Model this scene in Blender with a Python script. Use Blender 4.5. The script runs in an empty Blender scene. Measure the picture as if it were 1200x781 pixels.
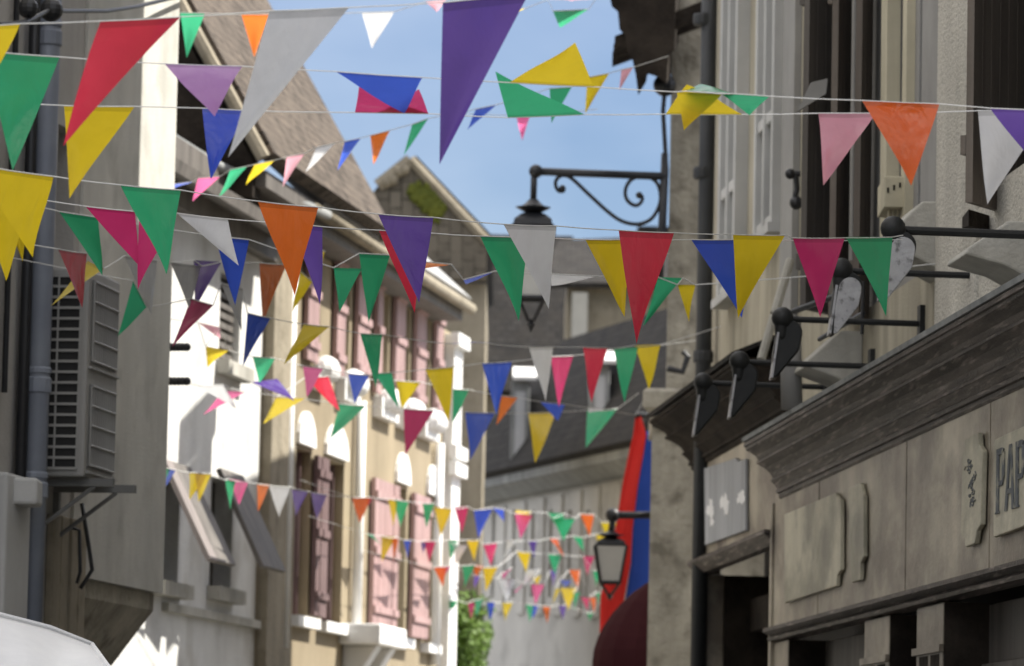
import bpy, bmesh, math, random
from mathutils import Vector, Matrix
random.seed(7)
S = bpy.context.scene
COL = S.collection
rad = math.radians

# ------------------------------------------------------------------ camera
FPX = 5500.0
PITCH, ROLL = rad(5.78), 0.021
EYE = Vector((0, 0, 1.6))
Fw = Vector((0, math.cos(PITCH), math.sin(PITCH)))
_R0, _U0 = Vector((1, 0, 0)), Vector((0, -math.sin(PITCH), math.cos(PITCH)))
Rt = _R0 * math.cos(ROLL) + _U0 * math.sin(ROLL)
Up = _U0 * math.cos(ROLL) - _R0 * math.sin(ROLL)
cd = bpy.data.cameras.new('camera'); cam = bpy.data.objects.new('camera', cd); COL.objects.link(cam)
m = Matrix((Rt, Up, -Fw)).transposed().to_4x4(); m.translation = EYE
cam.matrix_world = m
cd.sensor_width = 36; cd.lens = FPX / 1200 * 36
cd.clip_start = 0.5; cd.clip_end = 3000
cd.dof.use_dof = True; cd.dof.focus_distance = 20.5; cd.dof.aperture_fstop = 5.2
S.camera = cam

# ------------------------------------------------------------------ light
SUN_EL, SUN_AZ = rad(50), rad(76)
SKY_TINT, CLOUD_FILL = (.315, .325, .375), (22, 20.8, 19)
w = bpy.data.worlds.new('World'); S.world = w; w.use_nodes = True
nt = w.node_tree; bg = nt.nodes['Background']
sky = nt.nodes.new('ShaderNodeTexSky'); sky.sky_type = 'NISHITA'; sky.sun_disc = False
sky.sun_elevation = SUN_EL; sky.sun_rotation = SUN_AZ; sky.air_density = 1.0; sky.dust_density = 0.6; sky.ozone_density = 2.0
# clear blue band low over the roofs, unseen bright cloud added higher up as soft fill
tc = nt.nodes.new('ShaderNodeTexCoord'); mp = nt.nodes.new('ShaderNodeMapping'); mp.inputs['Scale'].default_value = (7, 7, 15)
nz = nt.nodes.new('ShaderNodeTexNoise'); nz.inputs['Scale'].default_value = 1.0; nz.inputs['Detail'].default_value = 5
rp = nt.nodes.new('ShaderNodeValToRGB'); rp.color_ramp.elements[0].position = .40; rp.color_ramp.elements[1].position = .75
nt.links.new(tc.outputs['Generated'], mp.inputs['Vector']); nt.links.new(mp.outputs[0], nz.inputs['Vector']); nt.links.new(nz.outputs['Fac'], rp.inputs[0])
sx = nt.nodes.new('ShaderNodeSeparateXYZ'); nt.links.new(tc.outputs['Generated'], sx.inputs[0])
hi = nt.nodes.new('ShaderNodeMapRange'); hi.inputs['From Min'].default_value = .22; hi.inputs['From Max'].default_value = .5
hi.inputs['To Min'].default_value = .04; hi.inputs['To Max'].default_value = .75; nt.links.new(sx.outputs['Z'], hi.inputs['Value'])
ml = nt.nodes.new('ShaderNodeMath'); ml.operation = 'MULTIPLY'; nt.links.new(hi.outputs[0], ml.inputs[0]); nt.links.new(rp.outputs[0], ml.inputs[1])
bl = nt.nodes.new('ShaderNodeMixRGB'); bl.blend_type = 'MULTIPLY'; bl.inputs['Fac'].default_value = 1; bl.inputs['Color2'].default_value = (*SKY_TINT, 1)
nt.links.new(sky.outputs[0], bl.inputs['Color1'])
mx = nt.nodes.new('ShaderNodeMixRGB'); mx.inputs['Color2'].default_value = (*CLOUD_FILL, 1)
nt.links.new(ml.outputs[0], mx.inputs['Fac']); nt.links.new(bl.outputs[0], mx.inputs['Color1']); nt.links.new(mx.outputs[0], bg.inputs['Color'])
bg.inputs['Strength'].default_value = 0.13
sd = bpy.data.lights.new('sun', 'SUN'); sd.energy = 4.0; sd.angle = rad(0.5); sd.color = (1, .95, .86)
so = bpy.data.objects.new('sun', sd); COL.objects.link(so)
to_sun = Vector((math.sin(SUN_AZ) * math.cos(SUN_EL), math.cos(SUN_AZ) * math.cos(SUN_EL), math.sin(SUN_EL)))
so.rotation_euler = to_sun.to_track_quat('Z', 'Y').to_euler(); so.location = (20, 20, 40)
S.view_settings.view_transform = 'Standard'; S.view_settings.look = 'None'
S.view_settings.gamma = 1; S.view_settings.use_curve_mapping = False
S.view_settings.exposure = 1.3
S.cycles.max_bounces = 8; S.cycles.transparent_max_bounces = 12

# ------------------------------------------------------------------ helpers
def ray(px, py):
    return Fw + Rt * ((px - 600) / FPX) + Up * ((390.5 - py) / FPX)
def P(px, py, Z):
    d = ray(px, py); return EYE + d * (Z / d.y)

class Plane:
    """vertical plane through p0 running along heading ang, n = outward"""
    def __init__(s, x0, ang, side, y0=0.0):
        s.p0 = Vector((x0, y0, 0)); s.d = Vector((math.sin(ang), math.cos(ang), 0))
        s.n = Vector((-math.cos(ang), math.sin(ang), 0)) * side
    def W(s, u, z, o=0.0): return s.p0 + s.d * u + s.n * o + Vector((0, 0, z))
    def hit(s, px, py, o=0.0):
        r = ray(px, py); q = s.p0 + s.n * o
        t = (q - EYE).dot(s.n) / r.dot(s.n); h = EYE + r * t
        return (h - s.p0).dot(s.d), h.z
    def u(s, px, py=400, o=0.0): return s.hit(px, py, o)[0]
    def z(s, px, py, o=0.0): return s.hit(px, py, o)[1]

class MB:
    def __init__(s): s.bm = bmesh.new(); s.uv = s.bm.loops.layers.uv.new('UVMap')
    def poly(s, pts, uvs=None):
        try: f = s.bm.faces.new([s.bm.verts.new(p) for p in pts])
        except ValueError: return
        if uvs:
            for l, c in zip(f.loops, uvs): l[s.uv].uv = c
        return f
    def loft(s, A, B, uA=None, uB=None, close=True, caps=True):
        n = len(A); va = [s.bm.verts.new(p) for p in A]; vb = [s.bm.verts.new(p) for p in B]
        acc = 0.0; L = (Vector(B[0]) - Vector(A[0])).length
        for i in range(n if close else n - 1):
            j = (i + 1) % n; step = (Vector(A[j]) - Vector(A[i])).length
            f = s.bm.faces.new((va[i], va[j], vb[j], vb[i]))
            for l, c in zip(f.loops, ((0, acc), (0, acc + step), (L, acc + step), (L, acc))): l[s.uv].uv = c
            acc += step
        if caps and close:
            f = s.bm.faces.new(list(reversed(va))); g = s.bm.faces.new(vb)
            for ff, uu in ((f, list(reversed(uA)) if uA else None), (g, uB)):
                if uu:
                    for l, c in zip(ff.loops, uu): l[s.uv].uv = c
    def prism(s, pl, poly, o0, o1):
        s.loft([pl.W(u, z, o0) for u, z in poly], [pl.W(u, z, o1) for u, z in poly], poly, poly)
    def box(s, pl, u0, u1, z0, z1, o0, o1): s.prism(pl, [(u0, z0), (u1, z0), (u1, z1), (u0, z1)], o0, o1)
    def prof(s, pl, prof, u0, u1):
        s.loft([pl.W(u0, z, o) for o, z in prof], [pl.W(u1, z, o) for o, z in prof], prof, prof)
    def cube(s, a, b):
        x0, y0, z0 = a; x1, y1, z1 = b
        s.loft([(x0, y0, z0), (x1, y0, z0), (x1, y1, z0), (x0, y1, z0)], [(x0, y0, z1), (x1, y0, z1), (x1, y1, z1), (x0, y1, z1)],
               [(x0, y0), (x1, y0), (x1, y1), (x0, y1)], [(x0, y0), (x1, y0), (x1, y1), (x0, y1)])
    def slab(s, pts, t):
        """polygon given by 3D points with thickness t behind its normal; UV in the polygon's own plane, metres"""
        pts = [Vector(p) for p in pts]; e1 = (pts[1] - pts[0]).normalized()
        nn = Vector((0, 0, 0))
        for i in range(1, len(pts) - 1): nn += (pts[i] - pts[0]).cross(pts[i + 1] - pts[0])
        nn.normalize(); e2 = nn.cross(e1)
        uv = [((p - pts[0]).dot(e1), (p - pts[0]).dot(e2)) for p in pts]
        s.loft([p - nn * t for p in pts], pts, uv, uv)
    def tube(s, pts, r, n=8, taper=None):
        pts = [Vector(p) for p in pts]; rings = []; prev = None
        for i, p in enumerate(pts):
            t = (pts[min(i + 1, len(pts) - 1)] - pts[max(i - 1, 0)]).normalized()
            if prev is None:
                a = Vector((0, 0, 1)) if abs(t.z) < .9 else Vector((1, 0, 0)); x = t.cross(a).normalized()
            else: x = (prev - t * prev.dot(t)).normalized()
            prev = x; y = t.cross(x)
            rr = r if taper is None else r + (taper - r) * i / (len(pts) - 1)
            rings.append([s.bm.verts.new(p + (x * math.cos(k * 2 * math.pi / n) + y * math.sin(k * 2 * math.pi / n)) * rr) for k in range(n)])
        for A, B in zip(rings, rings[1:]):
            for k in range(n): s.bm.faces.new((A[k], A[(k + 1) % n], B[(k + 1) % n], B[k]))
        s.bm.faces.new(list(reversed(rings[0]))); s.bm.faces.new(rings[-1])
    def lathe(s, c, prof, n=16, rot=0.0):
        """prof: (r, z) bottom to top"""
        c = Vector(c); rings = []
        for r, z in prof:
            rings.append([s.bm.verts.new(c + Vector((max(r, 1e-4) * math.cos(rot + k * 2 * math.pi / n), max(r, 1e-4) * math.sin(rot + k * 2 * math.pi / n), z))) for k in range(n)])
        for A, B in zip(rings, rings[1:]):
            for k in range(n): s.bm.faces.new((A[k], A[(k + 1) % n], B[(k + 1) % n], B[k]))
        s.bm.faces.new(list(reversed(rings[0]))); s.bm.faces.new(rings[-1])
    def ball(s, c, r, n=12): s.lathe(c, [(r * math.sin(math.pi * k / 8), -r * math.cos(math.pi * k / 8)) for k in range(9)], n)

WL = {}
def build(mb, name, mat, parent=None, smooth=False, bevel=0.0, label=None):
    base = WL.get(parent.name, Vector((0, 0, 0))) if parent else Vector((0, 0, 0))
    bmesh.ops.recalc_face_normals(mb.bm, faces=mb.bm.faces[:])
    if parent is None:
        vs = [v.co for v in mb.bm.verts]
        base = Vector((sum(v.x for v in vs) / len(vs), sum(v.y for v in vs) / len(vs), min(v.z for v in vs)))
    bmesh.ops.translate(mb.bm, verts=mb.bm.verts[:], vec=-base)
    me = bpy.data.meshes.new(name); mb.bm.to_mesh(me); mb.bm.free()
    o = bpy.data.objects.new(name, me); COL.objects.link(o); me.materials.append(mat)
    if parent: o.parent = parent
    else: o.location = base
    WL[o.name] = base
    if smooth:
        for p in me.polygons: p.use_smooth = True
    if bevel:
        b = o.modifiers.new('bevel', 'BEVEL'); b.width = bevel; b.segments = 2; b.limit_method = 'ANGLE'
    if label: o['label'] = label
    return o
def thing(name, loc, label, cat, group=None, kind=None):
    o = bpy.data.objects.new(name, None); COL.objects.link(o); o.location = loc; WL[o.name] = Vector(loc)
    o.empty_display_size = .2
    return tag(o, label, cat, group, kind)
def tag(o, label=None, cat=None, group=None, kind=None):
    if label: o['label'] = label
    if cat: o['category'] = cat
    if group: o['group'] = group
    if kind: o['kind'] = kind
    return o

def facade(mb, pl, u0, u1, z0, z1, holes, depth=.3, o=0.0):
    holes = [h for h in holes if h[1] > u0 and h[0] < u1]
    us = sorted({u0, u1, *[min(max(h[i], u0), u1) for h in holes for i in (0, 1)]}); zs = sorted({z0, z1, *[min(max(h[i], z0), z1) for h in holes for i in (2, 3)]})
    for a, b in zip(us, us[1:]):
        for c, d in zip(zs, zs[1:]):
            mu, mz = (a + b) / 2, (c + d) / 2
            if any(h[0] < mu < h[1] and h[2] < mz < h[3] for h in holes): continue
            mb.poly([pl.W(a, c, o), pl.W(b, c, o), pl.W(b, d, o), pl.W(a, d, o)], [(a, c), (b, c), (b, d), (a, d)])
    for a, b, c, d in holes:
        q = [(a, c), (b, c), (b, d), (a, d)]
        for i in range(4):
            p, r = q[i], q[(i + 1) % 4]
            mb.poly([pl.W(*p, o), pl.W(*r, o), pl.W(*r, o - depth), pl.W(*p, o - depth)], [p, r, (r[0] + depth, r[1]), (p[0] + depth, p[1])])
    mb.poly([pl.W(u0, z0, o), pl.W(u0, z1, o), pl.W(u0, z1, o - .45), pl.W(u0, z0, o - .45)], [(0, z0), (0, z1), (.45, z1), (.45, z0)])
    mb.poly([pl.W(u1, z0, o), pl.W(u1, z1, o), pl.W(u1, z1, o - .45), pl.W(u1, z0, o - .45)], [(0, z0), (0, z1), (.45, z1), (.45, z0)])
    mb.poly([pl.W(u0, z0, o), pl.W(u1, z0, o), pl.W(u1, z0, o - .45), pl.W(u0, z0, o - .45)])
    mb.poly([pl.W(u0, z1, o), pl.W(u1, z1, o), pl.W(u1, z1, o - .45), pl.W(u0, z1, o - .45)])

# ------------------------------------------------------------------ materials
def nodes(name):
    mt = bpy.data.materials.new(name); mt.use_nodes = True; t = mt.node_tree
    return mt, t, t.nodes['Principled BSDF'], (lambda typ: t.nodes.new(typ)), (lambda a, b: t.links.new(a, b))
def surf(name, c1, c2, rough=.85, scale=1.5, stretch=(1, 1, 1), fine=25.0, bump=.25, c3=None, streak=0.0, metallic=0.0, spec=.3, speck=None, sf=4.0, ramp=(.36, .66)):
    """two-tone weathered surface: large stains c1/c2, vertical streaks, fine grain bump, optional blotches c3"""
    mt, t, b, N, L = nodes(name)
    tc = N('ShaderNodeTexCoord'); mp = N('ShaderNodeMapping'); mp.inputs['Scale'].default_value = stretch
    L(tc.outputs['Object'], mp.inputs['Vector'])
    n1 = N('ShaderNodeTexNoise'); n1.inputs['Scale'].default_value = scale; n1.inputs['Detail'].default_value = 8; n1.inputs['Roughness'].default_value = .65
    L(mp.outputs[0], n1.inputs['Vector'])
    r1 = N('ShaderNodeValToRGB'); r1.color_ramp.elements[0].position, r1.color_ramp.elements[1].position = ramp
    r1.color_ramp.elements[0].color = (*c1, 1); r1.color_ramp.elements[1].color = (*c2, 1)
    L(n1.outputs['Fac'], r1.inputs[0]); col = r1.outputs[0]
    if c3:
        n3 = N('ShaderNodeTexNoise'); n3.inputs['Scale'].default_value = scale * 2.7; n3.inputs['Detail'].default_value = 6
        mpx = N('ShaderNodeMapping'); mpx.inputs['Location'].default_value = (7, 3, 5); mpx.inputs['Scale'].default_value = stretch
        L(tc.outputs['Object'], mpx.inputs['Vector']); L(mpx.outputs[0], n3.inputs['Vector'])
        r3 = N('ShaderNodeValToRGB'); r3.color_ramp.elements[0].position = .55; r3.color_ramp.elements[1].position = .7
        L(n3.outputs['Fac'], r3.inputs[0]); mx3 = N('ShaderNodeMixRGB'); mx3.inputs['Color2'].default_value = (*c3, 1)
        L(r3.outputs[0], mx3.inputs['Fac']); L(col, mx3.inputs['Color1']); col = mx3.outputs[0]
    if streak:
        ms = N('ShaderNodeMapping'); ms.inputs['Scale'].default_value = (sf, sf, .3); L(tc.outputs['Object'], ms.inputs['Vector'])
        ns = N('ShaderNodeTexNoise'); ns.inputs['Scale'].default_value = 1.6; ns.inputs['Detail'].default_value = 6; L(ms.outputs[0], ns.inputs['Vector'])
        rs = N('ShaderNodeValToRGB'); rs.color_ramp.elements[0].position = .3; rs.color_ramp.elements[1].position = .62
        rs.color_ramp.elements[0].color = (1 - streak,) * 3 + (1,); rs.color_ramp.elements[1].color = (1, 1, 1, 1)
        L(ns.outputs['Fac'], rs.inputs[0]); mm = N('ShaderNodeMixRGB'); mm.blend_type = 'MULTIPLY'; mm.inputs['Fac'].default_value = 1
        L(col, mm.inputs['Color1']); L(rs.outputs[0], mm.inputs['Color2']); col = mm.outputs[0]
    n2 = N('ShaderNodeTexNoise'); n2.inputs['Scale'].default_value = fine; n2.inputs['Detail'].default_value = 4; L(tc.outputs['Object'], n2.inputs['Vector'])
    if speck:
        rk = N('ShaderNodeValToRGB'); rk.color_ramp.elements[0].position = .36; rk.color_ramp.elements[1].position = .48
        rk.color_ramp.elements[0].color = (speck, speck, speck, 1)
        L(n2.outputs['Fac'], rk.inputs[0]); mk = N('ShaderNodeMixRGB'); mk.blend_type = 'MULTIPLY'; mk.inputs['Fac'].default_value = 1
        L(col, mk.inputs['Color1']); L(rk.outputs[0], mk.inputs['Color2']); col = mk.outputs[0]
    L(col, b.inputs['Base Color']); b.inputs['Roughness'].default_value = rough; b.inputs['Metallic'].default_value = metallic
    b.inputs['Specular IOR Level'].default_value = spec
    if bump:
        bp = N('ShaderNodeBump'); bp.inputs['Strength'].default_value = bump; bp.inputs['Distance'].default_value = .02
        L(n2.outputs['Fac'], bp.inputs['Height']); L(bp.outputs[0], b.inputs['Normal'])
    return mt
def tiles(name, c1, c2, mortar, bw=.18, rh=.11, rough=.9, blot=None, msize=.012):
    mt, t, b, N, L = nodes(name)
    tc = N('ShaderNodeTexCoord'); br = N('ShaderNodeTexBrick'); L(tc.outputs['UV'], br.inputs['Vector'])
    br.inputs['Scale'].default_value = 1; br.inputs['Brick Width'].default_value = bw; br.inputs['Row Height'].default_value = rh
    br.inputs['Mortar Size'].default_value = msize; br.inputs['Color1'].default_value = (*c1, 1); br.inputs['Color2'].default_value = (*c2, 1); br.inputs['Mortar'].default_value = (*mortar, 1)
    n = N('ShaderNodeTexNoise'); n.inputs['Scale'].default_value = 3.2; n.inputs['Detail'].default_value = 9; n.inputs['Roughness'].default_value = .7; L(tc.outputs['Object'], n.inputs['Vector'])
    r = N('ShaderNodeValToRGB'); r.color_ramp.elements[0].position = .42; r.color_ramp.elements[1].position = .64; L(n.outputs['Fac'], r.inputs[0])
    mx = N('ShaderNodeMixRGB'); mx.inputs['Color2'].default_value = (*(blot or c2), 1); L(r.outputs[0], mx.inputs['Fac']); L(br.outputs['Color'], mx.inputs['Color1'])
    L(mx.outputs[0], b.inputs['Base Color']); b.inputs['Roughness'].default_value = rough; b.inputs['Specular IOR Level'].default_value = .2
    bp = N('ShaderNodeBump'); bp.inputs['Strength'].default_value = .3; bp.inputs['Distance'].default_value = .02; bp.invert = True
    L(br.outputs['Fac'], bp.inputs['Height']); L(bp.outputs[0], b.inputs['Normal'])
    return mt
def glass(name, tint=(.03, .035, .04), rough=.06):
    mt, t, b, N, L = nodes(name)
    tc = N('ShaderNodeTexCoord'); n = N('ShaderNodeTexNoise'); n.inputs['Scale'].default_value = 1.2; L(tc.outputs['Object'], n.inputs['Vector'])
    r = N('ShaderNodeValToRGB'); r.color_ramp.elements[0].color = (tint[0] * .5, tint[1] * .5, tint[2] * .5, 1); r.color_ramp.elements[1].color = (tint[0] * 1.6, tint[1] * 1.6, tint[2] * 1.6, 1)
    L(n.outputs['Fac'], r.inputs[0]); L(r.outputs[0], b.inputs['Base Color'])
    b.inputs['Roughness'].default_value = rough; b.inputs['Specular IOR Level'].default_value = .5
    return mt
def foil(name, c, trans=.52):
    """glossy thin plastic film: reflects, lets light through, creased; a doubled hem along the cord (UV v < .06)"""
    mt, t, b, N, L = nodes(name)
    tc = N('ShaderNodeTexCoord'); sp = N('ShaderNodeSeparateXYZ'); L(tc.outputs['UV'], sp.inputs[0])
    cr = N('ShaderNodeValToRGB'); cr.color_ramp.interpolation = 'CONSTANT'; cr.color_ramp.elements[0].color = tuple(x * .72 for x in c) + (1,)
    cr.color_ramp.elements[1].position = .055; cr.color_ramp.elements[1].color = (*c, 1); L(sp.outputs['Y'], cr.inputs[0])
    n0 = N('ShaderNodeTexNoise'); n0.inputs['Scale'].default_value = 9; n0.inputs['Detail'].default_value = 3; L(tc.outputs['Object'], n0.inputs['Vector'])
    mv = N('ShaderNodeMixRGB'); mv.blend_type = 'MULTIPLY'; mv.inputs['Fac'].default_value = .22; L(cr.outputs[0], mv.inputs['Color1']); L(n0.outputs['Fac'], mv.inputs['Color2'])
    L(mv.outputs[0], b.inputs['Base Color']); b.inputs['Roughness'].default_value = .16; b.inputs['Specular IOR Level'].default_value = .5
    mp = N('ShaderNodeMapping'); mp.inputs['Scale'].default_value = (8, 8, 5); L(tc.outputs['Object'], mp.inputs['Vector'])
    n = N('ShaderNodeTexNoise'); n.inputs['Scale'].default_value = 1.1; n.inputs['Detail'].default_value = 4; n.inputs['Distortion'].default_value = 1.2; L(mp.outputs[0], n.inputs['Vector'])
    bp = N('ShaderNodeBump'); bp.inputs['Strength'].default_value = .35; bp.inputs['Distance'].default_value = .035; L(n.outputs['Fac'], bp.inputs['Height']); L(bp.outputs[0], b.inputs['Normal'])
    tr = N('ShaderNodeBsdfTranslucent'); gm = N('ShaderNodeGamma'); gm.inputs['Gamma'].default_value = .66; L(mv.outputs[0], gm.inputs['Color']); L(gm.outputs[0], tr.inputs['Color'])
    b.inputs['Coat Weight'].default_value = .3; b.inputs['Coat Roughness'].default_value = .08
    ms = N('ShaderNodeMixShader'); ms.inputs[0].default_value = trans
    L(b.outputs[0], ms.inputs[1]); L(tr.outputs[0], ms.inputs[2]); L(ms.outputs[0], t.nodes['Material Output'].inputs['Surface'])
    return mt

M = dict(
    cream_plaster=surf('cream_plaster', (.37, .335, .255), (.50, .46, .36), streak=.45, sf=2.2, scale=.7, fine=60, bump=.2),
    grey_paint=surf('grey_paint', (.27, .265, .255), (.33, .325, .31), streak=.2, sf=1.5, fine=50, bump=.08),
    pale_paint=surf('pale_paint', (.46, .46, .45), (.55, .55, .535), streak=.2, sf=1.5, fine=50, bump=.08),
    roughcast=surf('roughcast', (.54, .515, .455), (.64, .615, .545), fine=55, bump=.7, speck=.68, streak=.2, sf=1.5),
    brown_wood=surf('brown_wood', (.15, .125, .105), (.21, .18, .15), streak=.3, stretch=(6, 6, .4), fine=30, bump=.2, rough=.6),
    grey_wood=surf('grey_wood', (.11, .10, .09), (.165, .15, .135), streak=.3, stretch=(6, 6, .4), fine=30, bump=.2, rough=.65),
    cornice=surf('cornice_wood', (.020, .016, .014), (.115, .094, .085), scale=2.2, stretch=(5, .3, 9), c3=(.26, .22, .20), ramp=(.40, .64), fine=40, bump=.6, rough=.55, streak=.15, sf=1.0, spec=.35),
    fascia=surf('fascia_wood', (.15, .122, .09), (.47, .42, .325), scale=.7, stretch=(1, .5, .9), c3=(.085, .068, .053), ramp=(.43, .58), streak=.38, sf=1.6, fine=40, bump=.2, rough=.45, spec=.45),
    sign_wood=surf('sign_wood', (.30, .285, .215), (.58, .545, .42), scale=1.1, stretch=(1, .6, .9), c3=(.24, .23, .18), ramp=(.43, .58), streak=.25, sf=2.6, fine=50, bump=.2, rough=.5),
    lettering=surf('lettering', (.085, .095, .105), (.15, .16, .165), scale=5, c3=(.33, .315, .25), bump=.1),
    stone=surf('stone', (.31, .285, .23), (.55, .51, .42), scale=1.7, c3=(.21, .19, .15), fine=22, bump=.8, streak=.25),
    stone_pale=surf('stone_pale', (.36, .35, .31), (.47, .455, .41), scale=2.2, fine=40, bump=.4, streak=.2),
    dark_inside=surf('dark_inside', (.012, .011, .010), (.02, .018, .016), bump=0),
    slate=tiles('slate', (.02, .019, .019), (.045, .042, .04), (.01, .01, .01), .2, .14, blot=(.032, .029, .026)),
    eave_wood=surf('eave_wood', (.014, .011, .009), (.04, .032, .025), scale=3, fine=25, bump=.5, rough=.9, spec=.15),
    zinc=surf('zinc_pipe', (.19, .21, .26), (.26, .285, .33), rough=.5, streak=.2, bump=.05, metallic=.1),
    zinc_dark=surf('dark_pipe', (.035, .037, .04), (.055, .058, .06), rough=.5, streak=.2, bump=.05),
    grey_render=surf('grey_render', (.40, .385, .36), (.50, .48, .45), streak=.3, sf=1.5, fine=35, bump=.25, scale=.8),
    bay_render=surf('bay_render', (.50, .495, .46), (.64, .625, .57), streak=.2, sf=1.6, fine=60, bump=.2, scale=.9, c3=(.46, .45, .41)),
    white_render=surf('white_render', (.60, .60, .585), (.74, .74, .72), streak=.22, sf=1.2, fine=30, bump=.3, scale=.7, c3=(.52, .51, .48)),
    tan_render=surf('tan_render', (.25, .205, .135), (.32, .265, .18), streak=.15, sf=1.2, fine=40, bump=.2, scale=.8),
    tan_stone=surf('tan_stone', (.24, .21, .155), (.33, .29, .22), streak=.2, c3=(.2, .17, .12), fine=15, bump=.5),
    white_paint=surf('white_paint', (.74, .74, .73), (.82, .82, .81), streak=.12, bump=.05, rough=.6),
    pink_paint=surf('pink_shutter_paint', (.34, .225, .22), (.46, .31, .30), streak=.35, sf=5, stretch=(4, 4, .5), bump=.15, rough=.65),
    maroon_paint=surf('maroon_paint', (.13, .085, .085), (.20, .135, .135), streak=.3, sf=5, bump=.15),
    curtain=surf('curtain_cloth', (.45, .46, .48), (.55, .56, .58), streak=.3, bump=.05),
    brown_tiles=tiles('brown_tiles', (.038, .030, .024), (.135, .108, .086), (.022, .018, .015), .15, .11, blot=(.10, .082, .066), msize=.012),
    standing_seam=surf('zinc_sheet', (.30, .30, .295), (.38, .38, .37), streak=.35, rough=.6, bump=.05, metallic=.2),
    moss_slate=tiles('mossy_slate', (.10, .088, .07), (.17, .15, .12), (.05, .045, .035), .22, .15, blot=(.16, .14, .11)),
    moss=surf('moss', (.06, .075, .01), (.15, .16, .022), scale=3, bump=.9, fine=30),
    lead_grey=surf('lead_grey', (.24, .25, .25), (.33, .34, .34), streak=.3, bump=.1),
    iron=surf('black_iron', (.008, .009, .012), (.016, .017, .02), rough=.45, bump=.1, spec=.5),
    lamp_metal=surf('lamp_housing', (.009, .010, .010), (.018, .019, .020), rough=.55, bump=.15, spec=.35),
    lamp_face=surf('lamp_face', (.30, .30, .31), (.42, .42, .43), scale=9, c3=(.10, .10, .10), fine=60, bump=.2, rough=.4),
    lantern_glass=surf('lantern_glass', (.50, .50, .48), (.60, .60, .58), rough=.25, bump=0, spec=.5),
    ac_white=surf('ac_casing', (.30, .295, .28), (.36, .355, .34), bump=.05, rough=.5, streak=.15),
    ac_dark=surf('ac_coil', (.02, .02, .02), (.035, .035, .035), bump=.1),
    ac_fan=surf('fan_cover', (.15, .15, .145), (.2, .2, .19), bump=.1, rough=.6),
    canvas=surf('white_canvas', (.60, .60, .60), (.70, .70, .69), bump=.15, fine=15, rough=.9),
    maroon_canvas=surf('maroon_canvas', (.040, .011, .014), (.055, .016, .019), bump=.1, fine=12, rough=.95, spec=.1),
    red_cloth=surf('red_cloth', (.66, .035, .03), (.74, .05, .045), bump=.1, fine=10, rough=.95, spec=.1),
    blue_cloth=surf('blue_cloth', (.03, .075, .36), (.04, .09, .42), bump=.1, fine=10, rough=.95, spec=.1),
    peeling=surf('peeling_sign', (.36, .37, .39), (.46, .47, .49), scale=1.5, stretch=(6, 3, .3), streak=.25, c3=(.30, .31, .33), bump=.1),
    white_patch=surf('white_patch', (.75, .75, .75), (.82, .82, .82), bump=.1),
    blue_note=surf('blue_note', (.02, .10, .40), (.04, .16, .55), scale=14, bump=0),
    yellow_wood=surf('pale_wood', (.50, .46, .34), (.62, .57, .43), streak=.2, bump=.1),
    cord=surf('white_cord', (.62, .62, .60), (.72, .72, .70), fine=200, bump=.4, rough=.7),
    asphalt=surf('street_stone', (.13, .125, .115), (.18, .175, .16), fine=60, bump=.5),
    paving=surf('paving', (.20, .19, .17), (.28, .27, .25), fine=20, bump=.3),
    earth=surf('earth', (.15, .14, .12), (.21, .195, .165), scale=.1, bump=.3),
    glass=glass('window_glass'), shop_glass=glass('shop_glass', (.05, .052, .055), .03),
    pale_wall=surf('pale_wall', (.50, .49, .47), (.62, .61, .58), streak=.12, sf=.6, fine=35, bump=.2, scale=.6, c3=(.44, .43, .41)),
    mauve_panel=surf('mauve_panel', (.21, .185, .18), (.27, .24, .23), streak=.25, bump=.1),
    leaf=surf('leaf', (.05, .10, .012), (.13, .22, .03), scale=3, bump=0, rough=.6),
    bark=surf('bark', (.06, .045, .03), (.10, .08, .06), bump=.6),
)
COLS = dict(yellow=(.74, .50, .006), green=(.016, .33, .12), red=(.62, .014, .035), orange=(.70, .095, .008), purple=(.085, .038, .30), blue=(.018, .055, .56),
            white=(.60, .61, .63), crimson=(.48, .012, .085), pink=(.72, .07, .24), lilac=(.44, .20, .50), rose=(.62, .24, .31))
FO = {k: foil('film_' + k, c) for k, c in COLS.items()}

# ------------------------------------------------------------------ setting
mb = MB(); mb.poly([(-800, -200, 0), (800, -200, 0), (800, 1500, 0), (-800, 1500, 0)]); tag(build(mb, 'ground', M['earth']), kind='structure')
mb = MB(); mb.poly([(-4.5, 0, .004), (2.6, 0, .004), (1.0, 60, .004), (-.2, 60, .004)]); tag(build(mb, 'road', M['asphalt']), kind='structure')
mb = MB(); mb.loft([(2.6, 0, 0), (4.5, 0, 0), (-.2 + 1.3, 42, 0), (1.0, 42, 0)], [(2.6, 0, .12), (4.5, 0, .12), (1.1, 42, .12), (1.0, 42, .12)])
tag(build(mb, 'pavement', M['paving']), kind='structure')

RW = Plane(4.5, -.0796, 1)      # right-hand shop fronts
LW1 = Plane(-7.6, .162, -1)     # near left house
LW = Plane(-9.0, .162, -1)      # further left houses

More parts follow.
